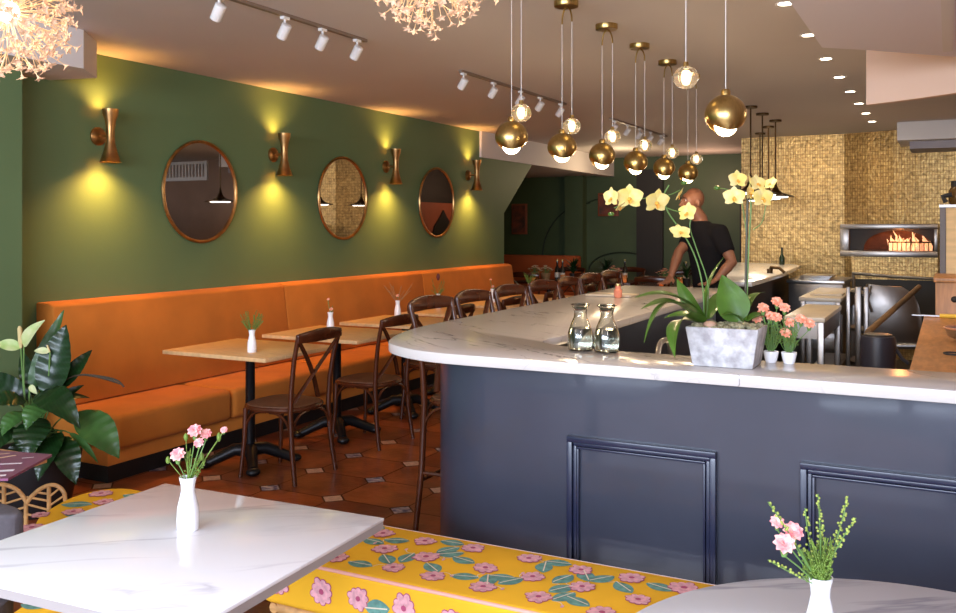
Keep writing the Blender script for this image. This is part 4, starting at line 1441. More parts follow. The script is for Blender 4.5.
# ================================================================== KITCHEN
# oven front
ov = thing('pizza_oven', 'stainless framed pizza oven with burning flames in the gold wall', 'oven', (0, 0, 0))
oy = 11.55
def OX(px):  # x at the oven front plane
    r_ = F_ + R_ * ((px - 478) / FPX)
    return r_.x / r_.y * oy
def OZ(px, py):
    r_ = F_ + R_ * ((px - 478) / FPX)
    return EYE + (226 - py) / FPX * oy / r_.y
x0, x1 = OX(840), OX(938)
z0, z1 = OZ(890, 257), OZ(890, 224)
xi0, xi1, zi0, zi1 = OX(849), OX(934), OZ(890, 251), OZ(890, 229)
m = MB()
m.box(x0, x1, oy, oy + 0.5, zi1, z1); m.box(x0, x1, oy, oy + 0.5, z0, zi0)
m.box(x0, xi0, oy, oy + 0.5, zi0, zi1); m.box(xi1, x1, oy, oy + 0.5, zi0, zi1)
m.build('frame', dsteel, ov, bevel=0.006)
MB().box(xi0, xi1, oy + 0.46, oy + 0.5, zi0, zi1).build('chamber_back', mat('oven_brick', (0.16, 0.06, 0.03, 1), 0.8, var=0.4, scale=12), ov)
m = MB()
n = 16
cx_, rw_ = (xi0 + xi1) / 2 + 0.07, (xi1 - xi0) / 2 - 0.08
arc = [(cx_ + rw_ * math.cos(PI * k / n), zi0 + (zi1 - zi0) * 0.93 * math.sin(PI * k / n) ** 0.8) for k in range(n + 1)]
ring = [(xi1, zi0), (xi1, zi1), (xi0, zi1), (xi0, zi0)]
poly = [(xi1, zi0), (xi1, zi1), (xi0, zi1), (xi0, zi0)] + arc[::-1]
vs = [(x, oy + 0.12, z) for x, z in poly] + [(x, oy + 0.16, z) for x, z in poly]
N = len(poly)
m.add(vs, [tuple(range(N)), tuple(range(N, 2 * N))[::-1]] + [(k, (k + 1) % N, (k + 1) % N + N, k + N) for k in range(N)])
m.build('arch', darkk, ov, smooth=False)
m = MB()
rf = random.Random(4)
for k in range(30):
    fx = OX(889) + (OX(931) - OX(889)) * k / 29
    hh = (zi1 - zi0) * rf.uniform(0.4, 0.98)
    fy = oy + rf.uniform(0.24, 0.38)
    m.tube([(fx, fy, zi0), (fx + rf.uniform(-0.02, 0.02), fy, zi0 + hh * 0.35), (fx + rf.uniform(-0.03, 0.03), fy, zi0 + hh * 0.7), (fx + rf.uniform(-0.04, 0.04), fy, zi0 + hh)], [0.022, 0.018, 0.011, 0.002], 8)
m.build('flames', firem, ov)
m = MB()
for k in range(11):
    gx = OX(888) + (OX(933) - OX(888)) * k / 10
    m.tube([(gx, oy + 0.09, zi0), (gx, oy + 0.09, zi0 + (zi1 - zi0) * 0.40)], 0.005, 6)
m.tube([(OX(888), oy + 0.09, zi0 + (zi1 - zi0) * 0.40), (OX(933), oy + 0.09, zi0 + (zi1 - zi0) * 0.40)], 0.009, 6)
m.build('fire_grate', iron, ov)
lamp('POINT', 'oven_fire_light', (OX(900), oy + 0.05, (zi0 + zi1) / 2 + .02), 5, (1, 0.35, 0.1), 0.05)
# gold clad base under the oven, and steel frame of its lower hatch
struct(MB().box(OX(851), OX(938), oy + 0.05, oy + 0.5, 0.0, z0 - 0.002).build('wall_oven_base', gold, smooth=False))
uo = thing('lower_hatch', 'open steel-edged hatch with curved top below the oven', 'hatch', (0, 0, 0))
m = MB()
hz = OZ(890, 274)
m.tube([(OX(852), oy, OZ(852, 273)), (OX(875), oy, OZ(875, 275)), (OX(900), oy, OZ(900, 277)), (OX(936), oy, OZ(936, 279))], 0.018, 8)
m.tube([(OX(853), oy, OZ(852, 273)), (OX(853), oy, 0.65)], 0.016, 8)
m.build('frame', steel, uo)
MB().box(OX(855), OX(936), oy + 0.02, oy + 0.045, 0.3, OZ(936, 281)).build('opening', darkk, uo)
# big curved stainless panel
cvr = thing('oven_shield', 'large curved dark stainless shield standing below the oven', 'shield', (0, 0, 0))
m = MB()
A_, B_ = at(869, 346, 8.6), at(925, 346, 8.4)
n = 14
front = [at(868, 345, 8.6), at(868, 284, 8.6), at(885, 286, 8.55), at(903, 287, 8.5), at(914, 294, 8.45), at(919, 305, 8.45), at(922, 318, 8.42), at(922, 332, 8.42), at(920, 345, 8.42)]
back = [p + F_ * 0.06 for p in front]
for p in (front[0], front[-1], back[0], back[-1]):
    pass
vs = front + back
N = len(front)
m.add(vs, [tuple(range(N)), tuple(range(N, 2 * N))[::-1]] + [(k, k + N, (k + 1) % N + N, (k + 1) % N) for k in range(N)])
m.build('panel', dsteel, cvr, bevel=0.008)
m = MB()
m.tube([at(869, 346, 8.58), at(921, 346, 8.40)], 0.03, 10)
m.build('bottom_rail', steel, cvr)
m = MB()
for px in (872, 918):
    q = at(px, 346, 8.5)
    m.tube([q, (q.x, q.y, 0)], 0.02, 8)
m.build('post', steel, cvr)
m = MB()
m.tube([at(871, 286, 8.5), at(868, 300, 8.5), at(872, 312, 8.5)], 0.012, 8)
m.build('rim', steel, cvr)

# tall narrow steel rack at left of the shield
rk = thing('steel_rack', 'narrow upright stainless rack beside the curved shield', 'rack', (0, 0, 0))
for (px, d, w) in ((848, 8.3, 0.035), (858, 8.1, 0.05), (866, 7.9, 0.04)):
    q = at(px, 285, d)
    MB().box(q.x - w / 2, q.x + w / 2, q.y, q.y + 0.05, 0, at(px, 287, d).z).build('post', dsteel, rk, bevel=0.004)
qa, qb = at(848, 300, 8.35), at(866, 300, 7.98)
for z in (0.3, 0.6, 0.93):
    MB().prism([(qa.x, qa.y + .02), (qb.x, qb.y + .02), (qb.x + 0.02, qb.y + 0.35), (qa.x + 0.02, qa.y + 0.35)], z, z + 0.02).build('shelf', dsteel, rk)
# bin
bp_ = at(878, 366, 6.2)
bn = thing('waste_bin', 'charcoal round bin with wooden lid rim standing behind the bar', 'bin', (bp_.x, bp_.y, 0.008))
zt = at(878, 335, 6.2).z
MB().lathe([(0.10, 0.0), (0.105, 0.02), (0.115, zt - 0.06), (0.105, zt - 0.015), (0.09, zt - 0.008)], n=32).build('body', bin_m, bn)
MB().lathe([(0.085, zt - 0.012), (0.09, zt - 0.002), (0.08, zt), (0.04, zt + 0.002)], n=32).build('lid', steel, bn)
m = MB().tube([(0.10, 0, zt - 0.08), (0.15, 0, zt - 0.16), (0.19, 0.0, zt - 0.19)], 0.012, 8)
m.build('handle', bin_m, bn)
# pizza peel
m = MB()
P0, P1 = at(868, 332, 6.45), at(919, 287, 7.9)
dirv = (P1 - P0)
m.tube([P0, P1], 0.022, 10)
pe = thing('pizza_peel', 'long wooden peel handle slanting from the bin up towards the oven', 'peel', (0, 0, 0))
m.build('handle', mat('peel_wood', (0.22, 0.12, 0.05, 1), 0.5, var=0.3), pe)
# prep tables
def prep(label, x0, x1, y0, y1, z, drawers=False, topm=None):
    t = thing('prep_table', label, 'prep table', (0, 0, 0))
    MB().box(x0, x1, y0, y1, z - 0.035, z).build('worktop', topm or cream, t, bevel=0.005)
    for x in (x0 + 0.03, x1 - 0.03):
        for y in (y0 + 0.03, y1 - 0.03):
            MB().box(x - 0.022, x + 0.022, y - 0.022, y + 0.022, 0.008, z - 0.035).build('leg', dsteel, t, bevel=0.004)
    MB().box(x0 + 0.06, x1 - 0.06, y0 + 0.06, y1 - 0.06, 0.20, 0.22).build('shelf', dsteel, t)
    MB().box(x0 + 0.052, x1 - 0.012, y0 + 0.06, y1 - 0.06, z - 0.16, z - 0.037).build('drawer_box', dsteel, t)
    if drawers:
        for k in range(2):
            zz = z - 0.30 - 0.16 * k
            f = MB().box(x0 + 0.055, x1 - 0.055, y0 + 0.005, y0 + 0.03, zz, zz + 0.14).build('drawer', steel, t, bevel=0.003)
            MB().tube([(x0 + 0.1, y0 - 0.008, zz + 0.1), (x1 - 0.1, y0 - 0.008, zz + 0.1)], 0.006, 8).build('handle', steel, f)
    return t


prep('cream topped steel prep table right behind the carnation pots', -1.06, -0.78, 6.85, 8.0, 0.90)
prep('taller steel prep station with drawers behind the cream table', -1.22, -0.86, 8.75, 10.25, 0.90, True)
MB
o = MB().box(-0.14, 0.14, -0.18, 0.18, 0, 0.014).build('chopping_board', cream, bevel=0.003, loc=(-1.02, 9.2, 0.902))
tag(o, 'pale chopping board lying on the steel prep station', 'board')
m = MB()
for k in range(4):
    m.box(-0.16 + 0.01 * k, 0.16 + 0.01 * k, -0.22, 0.22, 0.012 * k, 0.012 * k + 0.009)
t = m.build('baking_sheets', steel, bevel=0.002, loc=(-1.30, 10.6, 0.97))
tag(t, 'stack of steel baking sheets under the gold wall', 'trays')
sbx = thing('storage_cabinet', 'low steel cabinet carrying the baking sheets beside the gold wall', 'cabinet', (0, 0, 0))
MB().box(-1.55, -1.0, 10.35, 11.2, 0.008, 0.93).build('body', dsteel, sbx, bevel=0.005)
MB().box(-1.57, -0.98, 10.33, 11.22, 0.932, 0.968).build('top', steel, sbx, bevel=0.004)
# kitchen clutter beside the rear counter
q = at(785, 285, 8.9)
t = thing('tap_tower', 'bronze drinks tap tower at the edge of the rear counter', 'tap', (-1.62, 9.6, CZ))
MB().tube([(0, 0, 0), (0, 0, 0.045)], 0.03, 12).build('base', dbrass, t)
MB().tube([(0, 0, 0.03), (0.01, 0, 0.06), (0.10, -0.03, 0.055), (0.15, -0.04, 0.01)], 0.016, 10).build('spout', dbrass, t)
t = thing('bottle', 'slim dark bottle standing on the rear counter before the gold tiles', 'bottle', at(782, 266, 11.3))
t.location.z = CZ
t.location.x -= 0.0
MB().lathe([(0.03, 0), (0.034, 0.01), (0.034, 0.09), (0.014, 0.13), (0.012, 0.19)], n=18).build('body', mat('bottle_green', (0.015, 0.03, 0.015, 1), 0.15), t)
MB().lathe([(0.015, 0.19), (0.015, 0.215)], n=14).build('cap', darkk, t)
# wood worktop at right
ww = thing('kitchen_counter', 'brown butcher block counter right of the bar pit', 'counter', (0, 0, 0))
MB().box(-0.135, 1.2, 3.85, 6.3, 0.955, 1.0).build('worktop', woodtop, ww, bevel=0.004)
MB().box(-0.10, 1.2, 3.92, 6.25, 0.01, 0.955).build('cabinet', darkk, ww)
bx = thing('wooden_block_cabinet', 'brown wooden box unit at the far end of the butcher block counter', 'cabinet', (0, 0, 0))
MB().box(-0.075, 1.2, 6.32, 6.9, 0.008, 1.20).build('body', woodtop, bx, bevel=0.004)
MB().box(-0.085, 1.2, 6.305, 6.9, 1.202, 1.23).build('top', woodtop, bx, bevel=0.003)
MB().ball((0.03, 6.303, 1.10), (0.02, 0.02, 0.02), 10).build('knob', darkk, bx)
tw = thing('tall_cabinet', 'tall pale pine plank cabinet with steel edge at the right of the oven', 'cabinet', (0, 0, 0))
xa, ya = -0.10, 8.2
zt_ = at(938, 209, 7.4).z
m = MB()
m.box(-0.02, 1.2, 7.6, 8.2, 0.008, zt_)
m.build('body', pine, tw, bevel=0.003)
MB().box(-0.06, -0.022, 7.59, 8.2, 0.008, zt_).build('steel_edge', mat('taupe_paint', (0.16, 0.14, 0.135, 1), 0.6), tw)
MB().box(-0.065, 1.2, 7.58, 8.2, zt_ + 0.001, zt_ + 0.02).build('top', dsteel, tw)
t = thing('glass_jar', 'amber glass jar with dark lid on top of the pine cabinet', 'jar', (0.06, 7.85, zt_ + 0.021))
MB().lathe([(0.05, 0), (0.065, 0.02), (0.065, 0.11), (0.045, 0.14)], n=24).build('body', amber, t)
MB().lathe([(0.048, 0.14), (0.048, 0.185)], n=24).build('lid', darkk, t)
o = MB().tube([(0.0, 0, 0), (-0.02, 0.0, 0.045), (0.04, 0.0, 0.06)], 0.02, 8).build('black_cloth', darkk, loc=(-0.02, 7.75, zt_ + 0.04))
tag(o, 'crumpled black cloth on the pine cabinet corner', 'cloth')
# utensils on worktop
t = thing('rolling_pin', 'yellow handled knife lying on the butcher block counter', 'knife', at(935, 312, 6.0))
t.name = 'knife'
t.location = (0.0, 6.12, 1.012)
MB().tube([(-0.05, 0, 0), (0.12, 0.0, 0)], 0.012, 8).build('handle', mat('yellow_plastic', (0.8, 0.5, 0.06, 1), 0.4), t)
MB().box(-0.20, -0.05, -0.015, 0.015, -0.004, 0.002).build('blade', steel, t)
t = thing('sieve', 'copper rimmed wire sieve on the butcher block counter', 'sieve', (0.07, 4.9, 1.005))
m = MB()
m.tube([(0.09 * math.cos(a), 0.09 * math.sin(a), 0.06) for a in [2 * PI * k / 28 for k in range(28)]], 0.006, 8, closed=True)
m.build('rim', mat('copper_rim', (0.75, 0.42, 0.28, 1), 0.3, 0.8), t)
MB().lathe([(0.09, 0.06), (0.075, 0.02), (0.03, 0.0), (0.001, 0.0)], n=28, cap=False).build('bowl', steel, t)
t = thing('kitchen_tool', 'black ring with dark grip lying on the butcher block counter nearest the bar', 'utensil', (0.02, 4.35, 1.006))
m = MB()
m.tube([(0.04 * math.cos(a), 0.04 * math.sin(a), 0.004) for a in [2 * PI * k / 24 for k in range(24)]], 0.004, 8, closed=True)
m.build('ring', darkk, t)
MB().box(0.02, 0.16, -0.04, -0.01, 0, 0.025).build('grip', darkk, t)

# ================================================================== FAR DINING ROOM
for i, (x, lab) in enumerate(((-5.45, 'small square red-brown picture hanging on the far dark green wall'),)):
    t = thing('wall_picture', lab, 'picture', (0, 0, 0))
    a_, b_ = at(595, 218, 15.9), at(613, 194, 15.9)
    fx0 = -5.40; fx1 = -5.03
    MB().box(fx0, fx1, 14.96, 15.0, 1.72, 2.12).build('frame', pictf, t, bevel=0.005)
    MB().box(fx0 + 0.03, fx1 - 0.03, 14.952, 14.96, 1.75, 2.09).build('canvas', pictm, t)
t = thing('wall_picture', 'narrow red picture glimpsed past the sloped wall end', 'picture', (0, 0, 0))
MB().box(-7.05, -6.75, 14.96, 15.0, 1.40, 1.95).build('frame', pictf, t, bevel=0.005)
MB().box(-7.02, -6.78, 14.952, 14.96, 1.43, 1.92).build('canvas', pictm, t)

ft = [(-5.15, 12.2, 'dark dining table beyond the banquette end laid with glasses'), (-4.30, 12.5, 'dark dining table in the far room under the wall picture'),
      (-3.3, 12.0, 'dark dining table in the far room left of the man')]
for k, (x, y, lab) in enumerate(ft):
    t = thing('dining_table', lab, 'table', (x, y, 0), 0, 'dark tables in the far room')
    MB().box(-0.4, 0.4, -0.4, 0.4, 0.73, 0.76).build('tabletop', walnut, t, bevel=0.003)
    MB().lathe([(0.22, 0), (0.22, 0.015), (0.035, 0.03), (0.03, 0.72), (0.1, 0.73)], n=20).build('pedestal', iron, t)
    for (q, (dx, dy)) in enumerate(((0, 0.62), (0, -0.62))):
        dup(ch, (x + dx, y + dy, 0), PI if q == 0 else 0, 'cross-back chair at the far table %s, %s side' % (('beyond the banquette end', 'under the wall picture', 'left of the man')[k], ('far', 'near')[q]), 'cross-back chairs in the far room')
gl = [(-5.3, 12.0), (-5.10, 12.45), (-4.85, 12.0), (-4.55, 12.3), (-4.2, 12.75), (-4.05, 12.3), (-3.4, 11.9), (-3.2, 12.1)]
names = ['wall side of the table beyond the banquette end', 'middle of the table beyond the banquette end', 'bar side of the table beyond the banquette end',
         'wall side of the table under the picture', 'far side of the table under the picture', 'bar side of the table under the picture', 'wall side of the table left of the man', 'bar side of the table left of the man']
g0 = None
amberg = mat('amber_tumbler', (0.75, 0.38, 0.12, 1), 0.1, trans=0.5)
for k, (x, y) in enumerate(gl):
    lab = 'amber candle tumbler, ' + names[k]
    if g0 is None:
        g0 = thing('tumbler', lab, 'glass', (x, y, 0.761), 0, 'amber tumblers on the far tables')
        MB().lathe([(0.032, 0), (0.036, 0.01), (0.042, 0.10), (0.039, 0.10), (0.033, 0.012)], n=20).build('glass', amberg, g0)
        MB().lathe([(0.028, 0.012), (0.03, 0.05)], n=14).build('candle', emis('candle_glow', (1, .5, .2, 1), 0.8), g0)
    else:
        dup(g0, (x, y, 0.761), None, lab)
for k, (x, y, lab) in enumerate(((-4.85, 12.40, 'dark bushy potted plant on the table beyond the banquette end'), (-4.45, 12.7, 'dark bushy potted plant on the table under the wall picture'),
                                 (-3.05, 11.85, 'thin dark sprigs in a pot on the table left of the man'))):
    t = thing('potted_plant', lab, 'plant', (x, y, 0.761), 0, 'plants on the far tables')
    MB().lathe([(0.04, 0), (0.06, 0.10), (0.055, 0.10), (0.05, 0.09)], n=20).build('pot', darkk, t)
    m = MB()
    rr = random.Random(k)
    for q in range(60 if k < 2 else 22):
        a = rr.uniform(0, 2 * PI); e = rr.uniform(0.05, 0.17)
        p = Vector((e * math.cos(a), e * math.sin(a), rr.uniform(0.14, 0.34)))
        m.blade((0, 0, 0.09), p, 0.035, (0, 0, 1), 0.15, 0.3, k=4)
    m.build('foliage', leafm, t)

fcol = mat('cream_blossom', (0.85, 0.55, 0.30, 1), 0.7, col2=(0.8, 0.75, 0.6, 1), scale=40)
wsk = mat('woven_basket', (0.45, 0.27, 0.12, 1), 0.7, var=0.4, scale=60)
fl_lab = (((-5.40, 12.25), 'basket of cream blossoms on the wall side of the table beyond the banquette end'), ((-5.18, 12.15), 'basket of cream blossoms in the middle of the table beyond the banquette end'),
          ((-4.25, 12.45), 'basket of orange blossoms on the table under the wall picture'), ((-3.42, 12.1), 'basket of orange blossoms on the table left of the man'))
for k, ((x, y), lab) in enumerate(fl_lab):
    t = thing('flower_basket', lab, 'flower basket', (x, y, 0.761), 0, 'flower baskets on the far tables')
    MB().lathe([(0.05, 0), (0.075, 0.11), (0.07, 0.11), (0.06, 0.09)], n=20).build('basket', wsk, t)
    m = MB(); g_ = MB()
    rr = random.Random(k + 20)
    for q in range(26):
        a = rr.uniform(0, 2 * PI); e = rr.uniform(0.0, 0.11)
        c_ = Vector((e * math.cos(a), e * math.sin(a), 0.19 - e * 0.5 + rr.uniform(-.01, .03)))
        for j in range(5):
            b_ = 2 * PI * j / 5
            m.blade(c_, c_ + Vector((math.cos(b_), math.sin(b_), 0.3)) * 0.024, 0.022, (0, 0, 1), 0.1, 0.2, k=3, shape='petal')
        g_.tube([(0, 0, 0.08), c_], 0.002, 5)
    m.build('blossoms', coral if k > 1 else fcol, t)
    g_.build('stems', stemm, t)
bt = None
bm_ = mat('dark_bottle_glass', (0.02, 0.015, 0.01, 1), 0.12, coat=0.4)
for k, (x, y, lab) in enumerate(((-5.02, 12.2, 'dark bottle left of the plant on the table beyond the banquette end'), (-4.92, 12.15, 'dark bottle right in front of the plant beyond the banquette end'),
                                 (-4.12, 12.55, 'dark bottle beside the orange blossoms under the wall picture'), (-3.15, 12.2, 'dark bottle on the table left of the man'))):
    if bt is None:
        bt = thing('bottle', lab, 'bottle', (x, y, 0.761), 0, 'dark bottles on the far tables')
        MB().lathe([(0.034, 0), (0.037, 0.01), (0.037, 0.17), (0.014, 0.22), (0.013, 0.29)], n=20).build('body', bm_, bt)
        MB().lathe([(0.016, 0.285), (0.016, 0.31)], n=14).build('cap', brass, bt)
        MB().lathe([(0.0376, 0.05), (0.0376, 0.12)], n=20, cap=False).build('label', cream, bt)
    else:
        dup(bt, (x, y, 0.761), None, lab)

# ================================================================== FOREGROUND
# marble table
mt = thing('marble_table', 'rectangular white veined marble cafe table in front of the bar', 'table', (0, 0, 0))
tp = [(-2.165, 2.07), (-1.375, 2.10), (-1.335, 1.345), (-2.14, 1.30)]
MB().prism(tp, 0.741, 0.75).build('tabletop', [tablem], mt, bevel=0.002)
tp2 = [(x * 0.9985 + (-1.75) * 0.0015, y * 0.9985 + 1.7 * 0.0015) for x, y in tp]
MB().prism([(-2.163, 2.068), (-1.377, 2.098), (-1.337, 1.347), (-2.138, 1.302)], 0.720, 0.7405).build('underboard', edgem, mt)
MB().lathe([(0.24, 0.0), (0.24, 0.012), (0.04, 0.03), (0.03, 0.69), (0.12, 0.705)], (-1.75, 1.70, 0), n=28).build('pedestal', iron, mt)
# round table
rt = thing('round_table', 'round white marble cafe table at the lower right edge', 'table', (-0.03, 1.685, 0))
MB().lathe([(0.555, 0.722), (0.565, 0.726), (0.565, 0.748), (0.562, 0.75)], n=96).build('tabletop', tablem, rt, angle=60)
MB().lathe([(0.26, 0.0), (0.26, 0.012), (0.04, 0.03), (0.03, 0.69), (0.14, 0.72)], n=28).build('pedestal', iron, rt)

# vases
v = thing('bud_vase', 'white bottle vase with pink carnations on the rectangular marble table', 'vase', (-1.78, 1.78, 0.75))
small_vase().build('vase', ceramic, v)
V0 = Vector((-1.78, 1.78, 0.75))
def loc_(px, py, d):
    return at(px, py, d) - V0
for (px, py, r_, dd) in ((195, 431, 0.020, 2.40), (206, 434, 0.016, 2.42), (178, 455, 0.021, 2.38), (199, 443, 0.014, 2.37)):
    carnation('c', loc_(px, py, dd), r_, carn, v, (0, 0, 0.12))
m = MB()
m.tube([(0, 0, 0.12), loc_(224, 431, 2.42)], 0.0018, 6)
for (px, py) in ((186, 437), (188, 455), (202, 457), (168, 460)):
    q = loc_(px, py, 2.4)
    m.tube([(0, 0, 0.12), q], 0.0012, 6)
    m.ball(q, (0.006, 0.006, 0.010), 8)
for k in range(8):
    q = loc_(random.uniform(180, 206), random.uniform(447, 470), 2.4)
    sprig(m, (0, 0, 0.11), q, 'seed', 7, 0.01, 0, 0)
m.ball(loc_(219, 437, 2.42), (0.006, 0.006, 0.013), 8)
m.build('greenery', ferny, v)
carnation('c', loc_(224, 430, 2.42), 0.010, carn, v)

V0 = Vector((-0.215, 1.82, 0.75))
v2 = thing('bud_vase', 'white bottle vase with pale pink carnations and seed sprigs on the round table', 'vase', V0)
small_vase().build('vase', ceramic, v2)
for (px, py, r_, dd) in ((777, 522, 0.014, 1.72), (793, 532, 0.020, 1.70), (784, 544, 0.021, 1.67)):
    carnation('c', loc_(px, py, dd), r_, carn, v2, (0, 0, 0.12))
m = MB()
for (px, py, n) in ((768, 502, 30), (818, 494, 24), (848, 496, 34), (856, 518, 34), (768, 560, 16), (805, 508, 20), (824, 526, 20), (832, 540, 14)):
    d = loc_(px, py, random.uniform(1.66, 1.76))
    sprig(m, (0, 0, 0.12), d, 'seed', n, 0.012)
for k in range(70):
    sprig(m, (random.uniform(-.01, .01), random.uniform(-.01, .01), 0.12), loc_(random.uniform(800, 834), random.uniform(536, 575), random.uniform(1.68, 1.74)), 'fern', 6, 0.008, 2, 2)
m.build('greenery', [stemm, seedm, ferny], v2)

# floral benches ---------------------------------------------------------
def decals(m, f, W_, H_, seed, items):
    """f(u, v) -> point on the cloth; flowers, leaves and stems as inlaid print"""
    rnd = random.Random(seed)
    def poly(pts, mi, lift=0.0):
        vs = [f(u, v_, lift) for u, v_ in pts]
        cu = sum(p[0] for p in pts) / len(pts); cv = sum(p[1] for p in pts) / len(pts)
        vs.append(f(cu, cv, lift))
        n = len(pts)
        m.add(vs, [(n, i, (i + 1) % n) for i in range(n)], mi)
    def flower(u, v_, r_, a0=0.0):
        n = 9
        for k in range(n):
            a = a0 + 2 * PI * k / n
            du, dv_ = math.cos(a), math.sin(a)
            pu, pv = -dv_, du
            L = r_ * rnd.uniform(0.85, 1.05)
            w = r_ * 0.26
            sh = [(0.12, 0), (0.45, 0.85), (0.78, 1.0), (0.97, 0.55), (1.02, 0), (0.97, -0.55), (0.78, -1.0), (0.45, -0.85)]
            poly([(u + du * L * (s_ * 1.06) + pu * w * q * 1.2, v_ + dv_ * L * (s_ * 1.06) + pv * w * q * 1.2) for s_, q in sh], 2, 0.0010 + 0.00012 * k)
            poly([(u + du * L * s_ + pu * w * q, v_ + dv_ * L * s_ + pv * w * q) for s_, q in sh], 1, 0.00215 + 0.00012 * k)
        poly([(u + 0.22 * r_ * math.cos(2 * PI * k / 8), v_ + 0.22 * r_ * math.sin(2 * PI * k / 8)) for k in range(8)], 2, 0.0034)
    def leaf(u, v_, L, a):
        du, dv_ = math.cos(a), math.sin(a)
        pu, pv = -dv_, du
        sh = []
        N = 9
        for k in range(N + 1):
            t = k / N
            sh.append((t, 0.33 * math.sin(PI * t) ** 0.8))
        for k in range(N - 1, 0, -1):
            t = k / N
            sh.append((t, -0.28 * math.sin(PI * t) ** 0.8))
        poly([(u + du * L * s_ + pu * L * q, v_ + dv_ * L * s_ + pv * L * q) for s_, q in sh], 3, rnd.uniform(0.0003, 0.0009))
        vein(u + du * L * 0.08, v_ + dv_ * L * 0.08, u + du * L * 0.95, v_ + dv_ * L * 0.95, 0.004, 4, 0.0036)
    def vein(u0, v0, u1, v1, w, mi, lift=0.0003):
        L = math.hypot(u1 - u0, v1 - v0) + 1e-9
        pu, pv = -(v1 - v0) / L * w / 2, (u1 - u0) / L * w / 2
        vs = [f(u0 + pu, v0 + pv, lift), f(u1 + pu, v1 + pv, lift), f(u1 - pu, v1 - pv, lift), f(u0 - pu, v0 - pv, lift)]
        m.add(vs, [(0, 1, 2, 3)], mi)
    def curve(u0, v0, u1, v1, bend, w=0.0025):
        pts = []
        L = math.hypot(u1 - u0, v1 - v0)
        pu, pv = -(v1 - v0) / L, (u1 - u0) / L
        for k in range(9):
            t = k / 8
            pts.append((u0 + (u1 - u0) * t + pu * bend * math.sin(PI * t), v0 + (v1 - v0) * t + pv * bend * math.sin(PI * t)))
        for k in range(8):
            vein(*pts[k], *pts[k + 1], w, 4)
    for it in items:
        k = it[0]
        if k == 'f': flower(*it[1:])
        elif k == 'l': leaf(*it[1:])
        elif k == 'c': curve(*it[1:])
        elif k == 'b':
            u, v_, r_ = it[1:]
            poly([(u + r_ * 0.5 * math.cos(a), v_ + r_ * math.sin(a)) for a in [2 * PI * q / 8 for q in range(8)]], 1, 0.0006)


def pattern(W_, H_, seed, cell=0.180):
    rnd = random.Random(seed)
    items = []
    nu, nv = max(1, round(W_ / cell)), max(1, round(H_ / (cell * 0.8)))
    for i in range(nu):
        for j in range(nv):
            u = (i + 0.5 + (0.25 if j % 2 else -0.2)) * W_ / nu
            v_ = (j + 0.5) * H_ / nv
            u += rnd.uniform(-0.02, 0.02); v_ += rnd.uniform(-0.01, 0.01)
            r_ = 0.043 * rnd.uniform(0.88, 1.1)
            pad = 0.04
            r_ = min(r_, H_ * 0.46)
            v_ = min(max(v_, r_ + 0.003), H_ - r_ - 0.003)
            if not (pad < u < W_ - pad):
                continue
            a = rnd.uniform(0, 2 * PI)
            items.append(('f', u, v_, r_, a))
            for s_ in (0, 1):
                b_ = a + PI * s_ + rnd.uniform(-0.4, 0.4)
                lu, lv = u + 0.052 * math.cos(b_), v_ + 0.048 * math.sin(b_)
                L = 0.092
                b2 = b_ + rnd.uniform(-0.9, 0.9)
                eu, ev = lu + L * math.cos(b2), lv + L * math.sin(b2)
                if 0.02 < lu < W_ - 0.02 and 0.015 < lv < H_ - 0.015 and 0.012 < eu < W_ - 0.012 and 0.016 < ev < H_ - 0.016:
                    items.append(('l', lu, lv, L, b2))
                    cu, cv = eu + 0.05 * math.cos(b_ + 1), ev + 0.04 * math.sin(b_ + 1)
                    if 0.01 < cu < W_ - 0.01 and 0.01 < cv < H_ - 0.01:
                        items.append(('c', eu, ev, cu, cv, 0.012))
                        items.append(('b', cu, cv, 0.010))
    return items


def floral_cushion(x0, x1, y0, y1, z0, z1, parent, seed, name='cushion'):
    m = MB()
    m.box(x0, x1, y0, y1, z0, z1)
    o = m.build(name, [yellow, pinkf, magf, tealf, lightf], parent, bevel=0.022, seg=4)
    d = MB()
    e = 0.020
    def ftop(u, v_, l):
        return (x0 + e + u, y0 + e + v_, z1 + 0.0008 + l)
    def ffront(u, v_, l):
        return (x0 + e + u, y0 - 0.0008 - l, z0 + e + v_)
    Wt, Ht = x1 - x0 - 2 * e, y1 - y0 - 2 * e
    decals(d, ftop, Wt, Ht, seed, pattern(Wt, Ht, seed))
    Hf = z1 - z0 - 2 * e
    decals(d, ffront, Wt, Hf, seed + 1, pattern(Wt, Hf, seed + 1, 0.16))
    # joined into the cushion's own mesh: it is the cloth's print
    bm = bmesh.new(); bm.from_mesh(o.data)
    tmp = d.build('tmp', [yellow, pinkf, magf, tealf, lightf], smooth=False)
    bm.from_mesh(tmp.data)
    bm.to_mesh(o.data); bm.free()
    mesh = tmp.data
    bpy.data.objects.remove(tmp); bpy.data.meshes.remove(mesh)
    return o


